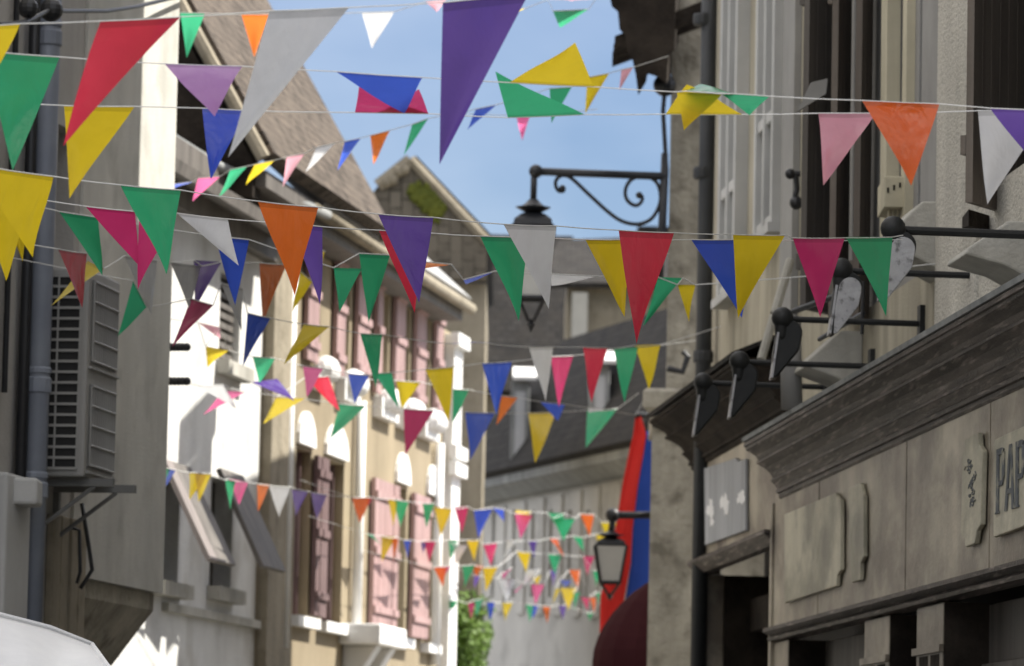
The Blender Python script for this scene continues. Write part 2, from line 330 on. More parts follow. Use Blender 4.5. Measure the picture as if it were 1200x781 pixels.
# ================================================================== RIGHT: shop house
shop = thing('shop_house', RW.W(26, 0), 'cream rendered house over an old brown wooden shopfront lined with sign lamps', 'house')
uA, uB = 17.0, RW.u(835, 200)
win = [  # upper windows (u0,u1,z0,z1)
    (RW.u(921, 200), RW.u(899, 200), 5.72, 8.2), (RW.u(876, 230), RW.u(856, 230), 5.5, 8.0),
    (RW.u(1090, 200), RW.u(992, 200), 4.72, 8.4), (RW.u(1245, 200), RW.u(1165, 200), 4.72, 8.4)]
uM, uN = 32.25, 34.3
mb = MB(); facade(mb, RW, uA, uM, 3.9, 13.0, win, .3); facade(mb, RW, uM + .002, uN, 3.9, 10.9, win, .3); facade(mb, RW, uN + .002, uB, 3.9, 8.75, win, .3); build(mb, 'wall', M['cream_plaster'], shop)
mb = MB(); mb.box(RW, uA + .01, uM - .01, 0, 12.9, -7, -.46); mb.box(RW, uM, uN - .01, 0, 10.8, -7, -.46); mb.box(RW, uN, uB - .01, 0, 8.7, -7, -.46); build(mb, 'house_body', M['dark_inside'], shop)
mb = MB()  # gabled roof with its far verge
zr, zq = 13.0, 15.6
mb.slab([RW.W(uA - .2, zr - .15, .5), RW.W(uM + .1, zr - .15, .5), RW.W(uM + .1, zq, -3.7), RW.W(uA - .2, zq, -3.7)], .2)
mb.slab([RW.W(uA - .2, zr - .15, -8), RW.W(uM + .1, zr - .15, -8), RW.W(uM + .1, zq - .01, -3.7), RW.W(uA - .2, zq - .01, -3.7)], -.2)
build(mb, 'roof', M['slate'], shop)
# rough-cast pier between the two near windows, standing proud
mb = MB(); mb.box(RW, RW.u(1160, 100), RW.u(1112, 100), 4.2, 10.4, .004, .07); build(mb, 'roughcast_pier', M['roughcast'], shop, bevel=.02)
mb = MB(); mb.box(RW, RW.u(1200, 100) - 3, RW.u(1112, 100) + .1, 4.0, 4.9, .002, .05); build(mb, 'roughcast_band', M['roughcast'], shop)
mb = MB(); mb.box(RW, RW.u(1111, 100), RW.u(1089, 100), 4.75, 10.4, .003, .045); build(mb, 'grey_surround', M['grey_paint'], shop)
mb = MB(); mb.box(RW, RW.u(939, 100), RW.u(925, 100), 4.4, 10.4, .002, .05); build(mb, 'grey_strip', M['grey_paint'], shop)
# pale sash windows with closed casements
for (a, b, c, d) in win[:2]:
    mb = MB(); w_ = b - a
    for x0, x1 in ((a, a + .09), (b - .09, b), (a + w_ * .46, a + w_ * .54)): mb.box(RW, x0, x1, c, d, -.1, .10)
    for z_ in (c, c + .75, d - .08): mb.box(RW, a + .091, b - .091, z_, z_ + .08, -.09, .085)
    fr = build(mb, 'window', M['pale_paint'], shop, bevel=.008)
    mb = MB(); mb.box(RW, a + .05, b - .05, c + .03, d - .03, -.08, .02); build(mb, 'pane', M['lead_grey'], fr)
    mb = MB(); mb.box(RW, a - .05, b + .05, c - .07, c - .003, -.05, .13); build(mb, 'sill', M['pale_paint'], fr)
# dark windows with frames
a, b, c, d = win[2]
mb = MB()
for p0, p1 in ((1000, 990.5), (1034, 1016), (1072, 1062), (1090, 1086)): mb.box(RW, RW.u(p0, 150), RW.u(p1, 150), c + .003, d - .003, -.22, -.02)
mb.box(RW, a + .02, b - .02, c + .01, c + .1, -.2, -.05)
fr = build(mb, 'window', M['grey_paint'], shop, bevel=.006)
mb = MB(); mb.box(RW, a, b, c, d, -.28, -.24); build(mb, 'pane', M['glass'], fr)
mb = MB(); mb.prism(RW, [(RW.u(1048, 240), c + .3), (RW.u(1041, 240), c + .3), (RW.u(1041, 0), d - .02), (RW.u(1048, 0), d - .02)], -.03, .05)
mb.box(RW, RW.u(1068, 100), RW.u(1063, 100), c + .3, d - .01, -.05, .03); build(mb, 'wooden_batten', M['yellow_wood'], shop)
u_, z_ = RW.hit(1046, 222, .12)
mb = MB(); mb.cube(tuple(P(1036, 243, 27.4)), tuple(P(1060, 207, 27.4) + Vector((0, .5, 0))))
for k in range(5):
    q = P(1040 + k * 5, 272, 27.5); mb.cube(tuple(q), (q.x + .014, q.y + .05, q.z + .32))
br = build(mb, 'bracket_box', M['yellow_wood'], shop, bevel=.008)
mb = MB()
for k in range(3):
    q = P(1039.5 + k * 7, 226 - k * 3, 27.395); mb.cube(tuple(q), (q.x + .012, q.y + .01, q.z + .03))
build(mb, 'slot', M['dark_inside'], br)
a, b, c, d = win[3]
mb = MB(); mb.box(RW, a, b, c, d, -.28, -.24); build(mb, 'pane', M['glass'], shop)
# open shutters: leaves swung out from the far jamb
def leaf(px_free, py, Zf, px_h, Zh, z0, z1, mat, name='shutter'):
    A = P(px_free, py, Zf); B = P(px_h, py, Zh); A.z = B.z = 0
    t = (B - A); L_ = t.length; t.normalize(); nn = Vector((t.y, -t.x, 0))
    mb = MB(); k = max(2, round(L_ / .11)); g = .006
    for i in range(k):
        a = A + t * (L_ * i / k + g / 2); b = A + t * (L_ * (i + 1) / k - g / 2)
        q = [a - nn * .02, b - nn * .02, b + nn * .02, a + nn * .02]
        mb.loft([Vector((p.x, p.y, z0)) for p in q], [Vector((p.x, p.y, z1)) for p in q])
    for zz in (z0 + .25, (z0 + z1) / 2, z1 - .35):
        q = [A - nn * .05, B - nn * .05, B - nn * .021, A - nn * .021]
        mb.loft([Vector((p.x, p.y, zz)) for p in q], [Vector((p.x, p.y, zz + .1)) for p in q])
    return build(mb, name, mat, shop)
zs = P(1133, 243, 24.2).z
leaf(1135, 240, 24.0, 1216, 24.8, zs, zs + 3.2, M['brown_wood'])
mb = MB(); A = P(1135, 262, 24.25); B = P(1190, 262, 24.8)
mb.loft([Vector((A.x, A.y, zs - .09)), Vector((B.x, B.y, zs - .09)), Vector((B.x + .2, B.y + .7, zs - .09)), Vector((A.x, A.y + .35, zs - .06))],
        [Vector((A.x, A.y, zs - .004)), Vector((B.x, B.y, zs - .004)), Vector((B.x + .2, B.y + .7, zs - .004)), Vector((A.x, A.y + .35, zs - .004))])
build(mb, 'shutter_stay', M['eave_wood'], shop)
leaf(941, 300, 29.2, 990, 29.7, P(941, 362, 29.2).z, 8.6, M['grey_wood'])
leaf(975, 300, 28.9, 991, 29.3, P(975, 372, 28.9).z, 8.6, M['brown_wood'])
leaf(1003, 300, 28.5, 1016, 28.8, P(1000, 372, 28.5).z, 8.6, M['brown_wood'])
mb = MB(); q0 = P(935, 131, 29.0); mb.slab([P(934, 131, 29), P(968, 110, 29), P(970, 92, 29), P(950, 97, 29)], .05); build(mb, 'wedge_board', M['grey_paint'], shop)
# shutter catch chains
mb = MB(); mb.tube([P(922, 204, 30.2), P(938, 204, 30.2)], .02); mb.tube([P(932, 204, 30.2), P(934, 222, 30.2), P(930, 236, 30.2), P(936, 244, 30.2)], .018); mb.ball(P(926, 204, 30.2), .035); mb.ball(P(933, 238, 30.2), .045)
build(mb, 'shutter_catch', M['iron'], shop)
# stone sills seen end-on
for (pa, pb, ya, yb, Z) in ((958, 1032, 388, 446, 29.0), (1068, 1112, 246, 316, 26.4), (1157, 1222, 278, 332, 24.1)):
    u0 = RW.u(pb, ya) ; u1 = RW.u((pa + pb) / 2, yb) 
    zt, zb = P(pb - 5, ya, Z).z, P(pa, yb, Z).z; h = zt - zb
    mb = MB(); mb.prof(RW, [(.0, zb - .06), (.16, zb + .02), (.36, zb + h * .28), (.34, zb + h * .42), (.14, zt), (.0, zt)], u1 - .55, u1)
    build(mb, 'stone_sill', M['stone_pale'], shop, bevel=.012)
# pole leaning across the wall and pipes
mb = MB(); mb.tube([P(892, 422, 30.5), P(926, 305, 30.8)], .03, 8); mb.tube([P(903, 365, 30.4), P(916, 372, 30.4)], .016, 6); build(mb, 'leaning_pole', M['stone_pale'], shop)
# downpipe
mb = MB(); mb.tube([RW.W(RW.u(823, 500, .1), 2.2, .1), RW.W(RW.u(823, 500, .1), 10.4, .1)], .062, 12); dp = build(mb, 'downpipe', M['zinc_dark'], shop, smooth=True)
for yy in (30, 210, 425):
    mb = MB(); c_ = P(824, yy, RW.W(RW.u(823, 500, .1), 2).y); mb.lathe(c_, [(.075, 0), (.08, .02), (.08, .07), (.075, .09)], 12); build(mb, 'pipe_collar', M['zinc_dark'], dp)
# ---- near shop front
CU0 = 18.5; CU1 = RW.u(915, 585, .1)
zb_c = RW.z(915, 585, .1); zt_c = RW.z(875, 519, .34)
zfb = RW.z(905, 740, .1)
fu1 = RW.u(907, 680, .1)
mb = MB(); mb.box(RW, CU0, fu1, zfb + .02, zb_c + .05, -.02, .10)
fas = build(mb, 'fascia_board', M['fascia'], shop)
for px in (960, 1062, 1160):
    mb = MB(); mb.box(RW, RW.u(px, 600, .1) , RW.u(px, 600, .1) + .022, zfb + .03, zb_c + .03, .1, .104); build(mb, 'board_joint', M['fascia'], fas)
def cornice(zb, zt, o0, o1, u0, u1):
    h = zt - zb; q = o1 - o0
    pr = [(0, 0), (0.02, 0), (.06, .03), (.06, .09), (.13, .10), (.13, .16), (.10, .18), (.16, .24), (.24, .30), (.27, .31), (.27, .35), (.22, .36), (.30, .46), (.45, .55), (.62, .61), (.66, .62), (.66, .66), (.60, .68),
          (.68, .76), (.82, .82), (.94, .86), (.95, .87), (.95, .91), (1.0, .92), (1.0, .985), (.97, 1.0), (-.3, 1.0), (-.3, 0)]
    mb = MB(); mb.prof(RW, [(o0 + q * a, zb + h * b) for a, b in pr], u0, u1); return mb
mb = cornice(zb_c, zt_c, .10, .36, CU0, CU1); build(mb, 'cornice', M['cornice'], shop)
mb = MB(); mb.prof(RW, [(-.02, zt_c + .002), (.37, zt_c + .002), (.375, zt_c + .03), (.1, zt_c + .05), (-.02, zt_c + .06)], CU0, CU1 + .01); build(mb, 'cornice_lead', M['lead_grey'], shop)
mb = MB(); mb.prof(RW, [(.0, zfb - .07), (.13, zfb - .07), (.14, zfb - .05), (.12, zfb - .035), (.17, zfb - .01), (.17, zfb + .015), (.11, zfb + .03), (.0, zfb + .03)], CU0, fu1 + .02); build(mb, 'fascia_moulding', M['cornice'], shop)
mb = MB(); mb.box(RW, fu1 + .004, fu1 + .10, 2.2, zb_c - .01, -.05, .12); build(mb, 'end_post', M['fascia'], shop, bevel=.01)
# pilasters with fluted panels
def pilaster(p0, p1, ytop):
    u0, u1 = RW.u(p1, 750, .1), RW.u(p0, 750, .1); zt = zfb - .08
    mb = MB(); mb.box(RW, u0, u1, .1, zt, -.05, .09)
    pil = build(mb, 'pilaster', M['fascia'], shop, bevel=.008)
    mb = MB(); mb.box(RW, u0 - .014, u0 - .002, .1, zt - .003, -.5, .086); build(mb, 'reveal', M['eave_wood'], pil)
    w_ = u1 - u0; mb = MB()
    for f in (.14, .56):
        mb = MB(); mb.box(RW, u0 + w_ * f, u0 + w_ * (f + .3), .5, zt - .28, .0902, .094); build(mb, 'flute', M['eave_wood'], pil)
    mb = MB(); mb.box(RW, u0 - .02, u1 + .02, zt - .27, zt - .23, .0905, .115); build(mb, 'moulding', M['fascia'], pil)
for p0, p1 in ((905, 922), (1011, 1040), (1072, 1103)): pilaster(p0, p1, 700)
mb = MB(); mb.box(RW, CU0, fu1, 0, zfb - .08, -.9, -.6); build(mb, 'shop_interior', M['dark_inside'], shop)
def shopwin(p0, p1):
    u0, u1 = RW.u(p1, 750, 0), RW.u(p0, 750, 0)
    mb = MB(); z1 = zfb - .09
    mb.box(RW, u0, u1, z1 - .32, z1, -.5, -.16); mb.box(RW, u0, u1, z1 - .40, z1 - .325, -.5, -.12)
    mb.box(RW, u0, u0 + .1, .2, z1 - .401, -.5, -.18); mb.box(RW, u1 - .1, u1, .2, z1 - .401, -.5, -.18)
    f = build(mb, 'window', M['grey_wood'], shop, bevel=.006)
    mb = MB(); mb.box(RW, u0 + .1, u1 - .1, .6, z1 - .4, -.26, -.25); build(mb, 'pane', M['shop_glass'], f)
shopwin(922, 1011); shopwin(1103, 1300); 
mb = MB(); mb.box(RW, RW.u(1072, 750, 0), RW.u(1040, 750, 0), .1, zfb - .09, -.55, -.45); build(mb, 'door', M['brown_wood'], shop)
# ---- far shop front (second cornice, dark doorway)
c2u1 = RW.u(786, 530, .34)
zb2 = RW.z(822, 547, .06); zt2 = zb2 + .40
f2a, f2b = fu1 + .11, RW.u(822, 600, .06)
mb = cornice(zb2, zt2, .06, .42, CU1 + .02, f2b + .55); build(mb, 'cornice', M['eave_wood'], shop)
mb = MB(); mb.slab([RW.W(CU1, zt2 + .005, .44), RW.W(f2b + .6, zt2 + .005, .44), RW.W(f2b + .6, zt2 + .20, -.02), RW.W(CU1, zt2 + .2, -.02)], .03); build(mb, 'cornice_slates', M['slate'], shop)
zf2 = RW.z(822, 658, .06)
mb = MB(); mb.box(RW, f2a, f2b, zf2, zb2 + .03, -.02, .06); build(mb, 'fascia_board', M['fascia'], shop)
mb = MB(); mb.prof(RW, [(.0, zf2 - .10), (.08, zf2 - .10), (.16, zf2 - .03), (.16, zf2 - .002), (0, zf2 - .002)], f2a, f2b + .06); build(mb, 'fascia_moulding', M['cornice'], shop)
mb = MB(); mb.box(RW, f2b + .004, f2b + .12, .1, zb2, -.1, .07); post = build(mb, 'end_post', M['fascia'], shop, bevel=.01)
mb = MB(); mb.box(RW, f2b - .25, f2b - .02, .1, zf2 - .11, -.1, .05)
pil = build(mb, 'pilaster', M['fascia'], shop, bevel=.01)
mb = MB(); mb.box(RW, f2a, f2b - .26, .1, zf2 - .11, -.9, -.75); build(mb, 'door', M['brown_wood'], shop)
mb = MB(); mb.box(RW, f2b - .245, f2b - .03, .1, zf2 - .115, -1.6, -.101); build(mb, 'door_jamb', M['eave_wood'], shop)
mb = MB(); mb.box(RW, f2a + .02, f2b - .3, zf2 - .55, zf2 - .3, -.7, -.3); build(mb, 'door_lintel', M['eave_wood'], shop)
mb = MB(); mb.box(RW, RW.u(893, 765, -.45), RW.u(871, 765, -.45), RW.z(880, 785, -.45), RW.z(880, 758, -.45), -.46, -.45); build(mb, 'blue_notice', M['blue_note'], shop)
# ---- signs on the fascias
def sign(poly_px, label, mat, o0=.108, t=.026, cat='sign', pl=RW):
    mb = MB(); mb.prism(pl, [pl.hit(x, y, o0 + t) for x, y in poly_px], o0, o0 + t)
    return tag(build(mb, 'sign_board', mat, bevel=.006), label, cat)
sign([(919, 603), (979, 577.5), (980, 581), (984.5, 586), (985, 595), (985, 668), (981, 674), (980, 687), (919, 707)], 'large faded blank board on brown shop fascia, left of a narrow board', M['sign_wood'])
sign([(994, 572), (1008, 566), (1010, 575), (1012, 581), (1012, 652), (1008.5, 660), (1007.5, 680), (998, 683)], 'narrow plain upright board with notched edge beside the large faded board', M['sign_wood'])
s3 = thing('sign_board', RW.W(RW.u(1137, 580), RW.z(1137, 640)), 'tall narrow board with worn grey ornament and tapered ends on brown fascia', 'sign')
mb = MB(); mb.prism(RW, [RW.hit(x, y, .136) for x, y in [(1130, 516), (1146, 507), (1147, 522), (1151.5, 529), (1149, 615), (1144.5, 622), (1142, 637), (1131, 641.5), (1130.5, 632), (1126, 626), (1127.5, 532), (1131, 526)]], .108, .136)
build(mb, 'board', M['sign_wood'], s3, bevel=.006)
mb = MB()
rnd = random.Random(3)
for k in range(16):
    x, y = 1133.5 + rnd.random() * 8.5, 540 + k * 3.4; L_ = 3 + rnd.random() * 3
    pts = [RW.hit(x + math.cos(t * 1.1 + k) * L_ * .6 * (1 - t / 6.), y + math.sin(t * 1.1 + k) * L_ * (1 - t / 6.), .138) for t in range(6)]
    mb.tube([RW.W(u, z, .138) for u, z in pts], .004, 5)
build(mb, 'ornament', M['lettering'], s3)
s4 = thing('sign_board', RW.W(RW.u(1180, 580), RW.z(1180, 630)), 'wide pale name board with tall dark capitals PAP cut off by right edge', 'sign')
mb = MB(); mb.prism(RW, [RW.hit(x, y, .136) for x, y in [(1164, 523), (1166, 515), (1172, 512), (1290, 458), (1290, 583), (1164, 630)]], .108, .136)
build(mb, 'board', M['sign_wood'], s4, bevel=.006)
def glyph(ch, px0, px1, ytop, ybot):
    """condensed capital drawn as prisms between photo columns px0..px1 on the board's plane"""
    o = .137; ua, ub = RW.u(px0, 560, o), RW.u(px1, 560, o); zt, zb = ytop, ybot; h = zt - zb
    T = lambda s, t: (ua + (ub - ua) * s, zb + h * t)
    def st(pts): mb.prism(RW, [T(*p) for p in pts], o, o + .006)
    if ch == 'P':
        st([(0, 0), (.3, 0), (.3, 1), (0, 1)]); st([(.302, .9), (.75, .9), (.95, .97), (.7, 1), (.302, 1)]); st([(.72, .5), (1, .56), (1, .93), (.72, .9)]); st([(.302, .42), (.78, .42), (1, .555), (.7, .499), (.302, .499)])
        st([(-.12, 0), (-.002, 0), (-.002, .03), (-.12, .03)]); st([(.302, 0), (.42, 0), (.42, .03), (.302, .03)])
    else:
        st([(0, 0), (.24, 0), (.58, 1), (.42, 1)]); st([(.76, 0), (1, 0), (.66, 1), (.582, .97)]); st([(.28, .25), (.72, .25), (.69, .33), (.31, .33)])
mb = MB()
z1_, z0_ = RW.z(1177, 524, .136), RW.z(1171, 602, .136)
glyph('P', 1168.5, 1177.5, z1_, z0_); glyph('A', 1178.5, 1189.5, z1_, z0_); glyph('P', 1191, 1201, z1_, z0_)
build(mb, 'letters', M['lettering'], s4)
s5 = thing('sign_board', RW.W(RW.u(845, 600), RW.z(845, 640)), 'pale grey sign with peeling white patches above the dark doorway', 'sign')
mb = MB(); mb.prism(RW, [RW.hit(x, y, .09) for x, y in [(825, 549), (862, 537), (864, 541), (873, 538), (873, 622), (826, 639)]], .066, .09)
build(mb, 'board', M['peeling'], s5, bevel=.005)
for x, y, s_ in ((832, 598, 1.0), (849, 588, 1.1), (868, 583, 1.0), (834, 612, .6), (833, 588, .5), (851, 599, .5)):
    pts = []; mb = MB()
    for k in range(17):
        a_ = k / 17 * 2 * math.pi; r_ = (3.6 + 3.4 * rnd.random()) * s_; pts.append(RW.hit(x + math.cos(a_) * r_ * .75, y + math.sin(a_) * r_ * 1.5 + (3 if k % 5 == 2 else 0), .093))
    mb.prism(RW, pts, .0905, .093); build(mb, 'peeled_patch', M['white_patch'], s5)
# ---- sign lamps on arms
lamp_names = ['black sign lamp on topmost arm, pale face turned to the street', 'black sign lamp with pale teardrop face on second arm from the top', 'black sign lamp on the middle of five arms, above pale stone sill',
              'black sign lamp with slim pale edge on fourth arm from the top', 'black sign lamp on lowest arm beside the downpipe']
for k, Z in enumerate((23.1, 24.95, 26.8, 28.6, 30.5)):
    uu = Z / math.cos(.0796); z = 4.42 + (.064, .07, .0, -.08, -.04)[k]; L_ = (.77, .745, .80, .81, .80)[k]
    t_ = thing('sign_lamp', RW.W(uu, z), lamp_names[k], 'lamp', 'sign lamps on arms above the shopfront')
    tip = RW.W(uu, z, L_)
    mb = MB(); mb.tube([RW.W(uu, z - .005, 0), tip], .018 if k else .022, 8); mb.box(RW, uu - .05, uu + .05, z - .1, z + .1, 0.0, .03); build(mb, 'arm', M['lamp_metal'], t_)
    mb = MB(); q_ = tip + Vector((-.02, -.05, 0)); mb.ball(q_, .064, 14); mb.lathe(q_ + Vector((-.004, 0, -.13)), [(.03, 0), (.038, .03), (.045, .10), (.05, .14)], 12); build(mb, 'pivot', M['lamp_metal'], t_, smooth=True)
    # teardrop housing: outline in the plane across the street, lying along the façade
    def drop(cx, cz, R_, Ln, lean, sc=1.0):
        pts = []
        for i in range(11):
            a_ = math.pi * i / 10 - .15; pts.append((cx + R_ * sc * math.cos(a_), cz + R_ * sc * math.sin(a_)))
        pts.append((cx - R_ * sc * .95 - lean * .4, cz - Ln * .45 * sc)); pts.append((cx - lean - R_ * .5, cz - Ln * sc)); pts.append((cx - lean - R_ * .2, cz - Ln * sc)); pts.append((cx + R_ * sc * .75, cz - Ln * .38 * sc))
        return pts
    c_ = tip + Vector((.022, -.08, -.085)); R_ = .072; ln = .26
    pr = drop(0, 0, R_, ln, .06)
    mb = MB(); mb.loft([c_ + Vector((x, .0, zz)) for x, zz in pr], [c_ + Vector((x, .2, zz)) for x, zz in pr]); build(mb, 'housing', M['lamp_metal'], t_, bevel=.01)
    if k < 2:
        pf = drop(.004, -.02, R_ * .84, ln * .93, .055)
        mb = MB(); mb.loft([c_ + Vector((x, -.018, zz)) for x, zz in pf], [c_ + Vector((x, -.002, zz)) for x, zz in pf]); build(mb, 'face_plate', M['lamp_face'], t_, bevel=.004)
    mb = MB(); mb.slab([c_ + Vector((-.073, -.01, .0)), c_ + Vector((-.073, .19, .0)), c_ + Vector((-.105, .19, -.26)), c_ + Vector((-.105, -.01, -.26))], .012); build(mb, 'reflector', M['lamp_face'], t_)
# low grey box and dark pipes tucked behind the lamps
mb = MB(); mb.tube([P(926, 372, 29.6), P(928, 480, 29.6)], .07, 10); build(mb, 'drain_pipe_or_shade', M['grey_paint'], shop, smooth=True)
mb = MB(); mb.tube([P(1010, 392, 27.0), P(1012, 330, 27.0)], .012, 6); mb.tube([P(1012, 367, 27.0), P(960, 398, 28.0)], .014, 6); mb.tube([P(930, 365, 29), P(985, 345, 28.5), P(1010, 345, 28)], .02, 6); build(mb, 'service_cable', M['iron'], shop)

# ================================================================== RIGHT: stone pillar house
stone = thing('stone_house', P(782, 781, 40) * 1.0, 'narrow stone house end with moulded band and ragged overhanging eaves', 'house')
FW = Plane(0, math.pi / 2, -1, 40.0)       # faces the camera at y = 40; u = x, n = -y
x0, x1 = P(783, 300, 40).x, 2.2
zc = P(775, 478, 40).z
mb = MB(); mb.loft([FW.W(P(757, 781, 40).x, 0, 0), FW.W(x1, 0, 0), FW.W(x1, 0, -4.0), FW.W(P(757, 781, 40).x * 1.12, 0, -4)], [FW.W(P(764, 500, 40).x, zc - .1, 0), FW.W(x1, zc - .1, 0), FW.W(x1, zc - .1, -4.0), FW.W(P(764, 500, 40).x * 1.12, zc - .1, -4)])
mb.loft([FW.W(x0, zc + .15, -.01), FW.W(x1, zc + .15, -.01), FW.W(x1, zc + .15, -3.9), FW.W(x0 * 1.12, zc + .15, -3.9)], [FW.W(x0, 8.7, -.01), FW.W(x1, 8.7, -.01), FW.W(x1, 8.7, -3.9), FW.W(x0 * 1.12, 8.7, -3.9)]); build(mb, 'wall', M['stone'], stone)
xb = P(752, 478, 40).x
pr = [(0, 0), (.03, 0), (.05, .06), (.03, .09), (.10, .17), (.13, .19), (.13, .33), (.10, .36), (0, .36)]
mb = MB(); mb.loft([Vector((xb + .13 - a, 40 - a, zc - .2 + b)) for a, b in pr], [Vector((x1, 40 - a, zc - .2 + b)) for a, b in pr]); mb.cube((xb + .15, 40.0, zc - .05), (xb + .6, 43, zc + .13)); build(mb, 'stone_band', M['stone'], stone, bevel=.01)
ez = P(760, 60, 40).z
for k in range(3):
    y = 39.25 + k * .4; zl = P(742, 125, 40).z + .02 * (k % 3)
    xl = P(722, 0, 40).x
    mb = MB(); mb.loft([Vector((x0 + .3, y, ez + .35)), Vector((x0 + .3, y + .12, ez + .35)), Vector((x0 + .3, y + .12, ez + .2)), Vector((x0 + .3, y, ez + .2))],
            [Vector((xl - .02, y, ez - .0)), Vector((xl - .02, y + .12, ez - .0)), Vector((xl - .02, y + .12, ez - .12)), Vector((xl - .02, y, ez - .12))])
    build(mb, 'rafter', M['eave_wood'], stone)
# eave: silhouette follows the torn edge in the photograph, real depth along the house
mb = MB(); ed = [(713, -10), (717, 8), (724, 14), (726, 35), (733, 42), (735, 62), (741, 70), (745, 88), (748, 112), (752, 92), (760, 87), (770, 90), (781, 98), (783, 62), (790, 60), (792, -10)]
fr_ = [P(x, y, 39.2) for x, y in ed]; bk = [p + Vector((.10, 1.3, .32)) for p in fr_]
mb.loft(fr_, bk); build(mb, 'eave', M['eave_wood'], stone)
mb = MB(); mb.slab([P(708, -60, 39.3), P(715, -14, 39.3), P(715, -14, 39.3) + Vector((.1, 1.3, .3)), P(708, -60, 39.3) + Vector((.1, 1.3, .3))], .05)
mb.slab([Vector((1.25, 40, 8.72)), Vector((1.4, 43.9, 8.72)), Vector((3.0, 43.9, 9.6)), Vector((3.0, 40, 9.6))], .1); build(mb, 'roof', M['slate'], stone)
mb = MB(); mb.tube([P(782, 432, 39.7), P(800, 436, 39.7), P(806, 418, 39.7), P(800, 412, 39.7)], .03, 6); build(mb, 'wall_cable', M['iron'], stone)
mb = MB(); mb.tube([P(783, 60, 39.9), P(777, 130, 39.9), P(781, 200, 39.9), P(778, 275, 39.9)], .022, 6); mb.ball(P(779, 100, 39.9), .1); build(mb, 'wall_cable', M['iron'], stone)

# ================================================================== LEFT: near house
near = thing('grey_house', LW1.W(29, 0), 'grey house with overhanging bay, downpipe and sunlit cream upper wall', 'house')
zj = LW1.z(140, 686); uE = LW1.u(196, 400); uJ = LW1.u(104, 700)
dk = (LW1.u(66, 230), LW1.u(88, 230), LW1.z(77, 298), LW1.z(77, 150))
dk2 = (LW1.u(-40, 300), LW1.u(-6, 300), 4.2, 6.4)
mb = MB(); facade(mb, LW1, 20, LW1.u(92, 300) , 0, 10.5, [dk], .3); build(mb, 'wall', M['grey_render'], near)
mb = MB(); mb.box(LW1, LW1.u(92, 300) + .001, uE, zj, 10.3, -2.5, .02); bay = build(mb, 'bay', M['bay_render'], near)
mb = MB(); mb.box(LW1, 20, uJ, 0, 10.4, -4, -.46); mb.box(LW1, LW1.u(92, 300) + .002, uJ, 0, zj - .002, -.5, -.03); build(mb, 'house_body', M['grey_render'], near)
mb = MB(); mb.prof(LW1, [(-.3, zj - .003), (-.02, zj - .003), (-.02, zj - .12), (-.3, zj - .5)], uJ, uE - .1); mb.box(LW1, uJ + .02, uE - .3, zj - .10, zj - .004, -2, -.31); build(mb, 'bay_bracket', M['stone'], near)
for px in (52, 62, 74, 83):
    mb = MB(); mb.box(LW1, LW1.u(px, 690), LW1.u(px, 690) + .18, 0, zj + .35, .002, .05); build(mb, 'pilaster', M['tan_stone'], near, bevel=.01)
mb = MB(); a, b, c, d = dk; mb.box(LW1, a, b, c, d, -.29, -.25); wn = build(mb, 'window', M['glass'], near)
mb = MB(); mb.slab([LW1.W(20, 10.3, .5), LW1.W(uE, 10.3, .5), LW1.W(uE, 13, -4), LW1.W(20, 13, -4)], .2); build(mb, 'roof', M['slate'], near)
mb = MB()
uP = LW1.u(46, 400, .12)
mb.tube([LW1.W(uP, 0.1, .12), LW1.W(uP, 10.2, .12)], .072, 14); dp = build(mb, 'downpipe', M['zinc'], near, smooth=True)
for yy in (45, 452, 575):
    mb = MB()
    q = LW1.W(uP, P(46, yy, LW1.W(uP, 0, .12).y).z, .12); mb.lathe(q, [(.074, -.05), (.082, -.04), (.082, .04), (.074, .05)], 14)
    mb.lathe(q, [(.074, .07), (.08, .075), (.08, .10), (.074, .11)], 14)
    build(mb, 'pipe_collar', M['zinc'], dp)
mb = MB(); ud = LW1.u(29, 400, .06); mb.tube([LW1.W(ud, .1, .06), LW1.W(ud, 10, .06)], .035, 10); build(mb, 'drain_pipe_or_shade', M['iron'], near, smooth=True)  # black tube stands in for the shaded gap left of the downpipe
mb = MB(); ud = LW1.u(7, 400, .03); mb.tube([LW1.W(ud, 4.0, .03), LW1.W(ud, 9.0, .03)], .02, 6)
q = [P(0, 29, 26), P(30, 26, 26.4), P(56, 13, 27), P(90, 13, 28), P(125, 13, 29), P(160, 8, 30), P(205, -3, 31.5), P(260, -24, 33)]
mb.tube(q, .014, 8); mb.ball(P(60, 12, 27.1), .07); mb.ball(P(33, 10, 26.5), .06); mb.tube([P(33, 12, 26.5), P(36, -30, 26.5)], .03)
build(mb, 'service_cable', M['iron'], near)
mb = MB(); ud = LW1.u(12, 640, .1); zd = LW1.z(12, 556, .1)
mb.box(LW1, ud - .25, ud + .3, .2, zd, .0, .14); mb.cube(tuple(LW1.W(ud, zd - .18, .02) + Vector((.05, -.12, 0))), tuple(LW1.W(ud, zd - .02, .02) + Vector((.24, .2, 0)))); build(mb, 'cable_duct', M['pale_paint'], near, bevel=.02)
mb = MB(); mb.tube([P(96, 590, 29.5), P(104, 640, 29.5), P(108, 668, 29.5), P(98, 684, 29.5), P(94, 690, 29.5)], .013, 8); mb.tube([P(82, 618, 29.3), P(93, 622, 29.3), P(94, 670, 29.3), P(90, 684, 29.3)], .011, 8); build(mb, 'hanging_cable', M['iron'], near, smooth=True)
for y in (406, 446):
    mb = MB()
    mb.tube([P(176, y, 32.4), P(222, y + .5, 32.4)], .021, 8)
    for k in range(9): mb.ball(P(182 + k * 4.6, y + 1, 32.4), .03, 8)
    build(mb, 'iron_rod', M['iron'], near)
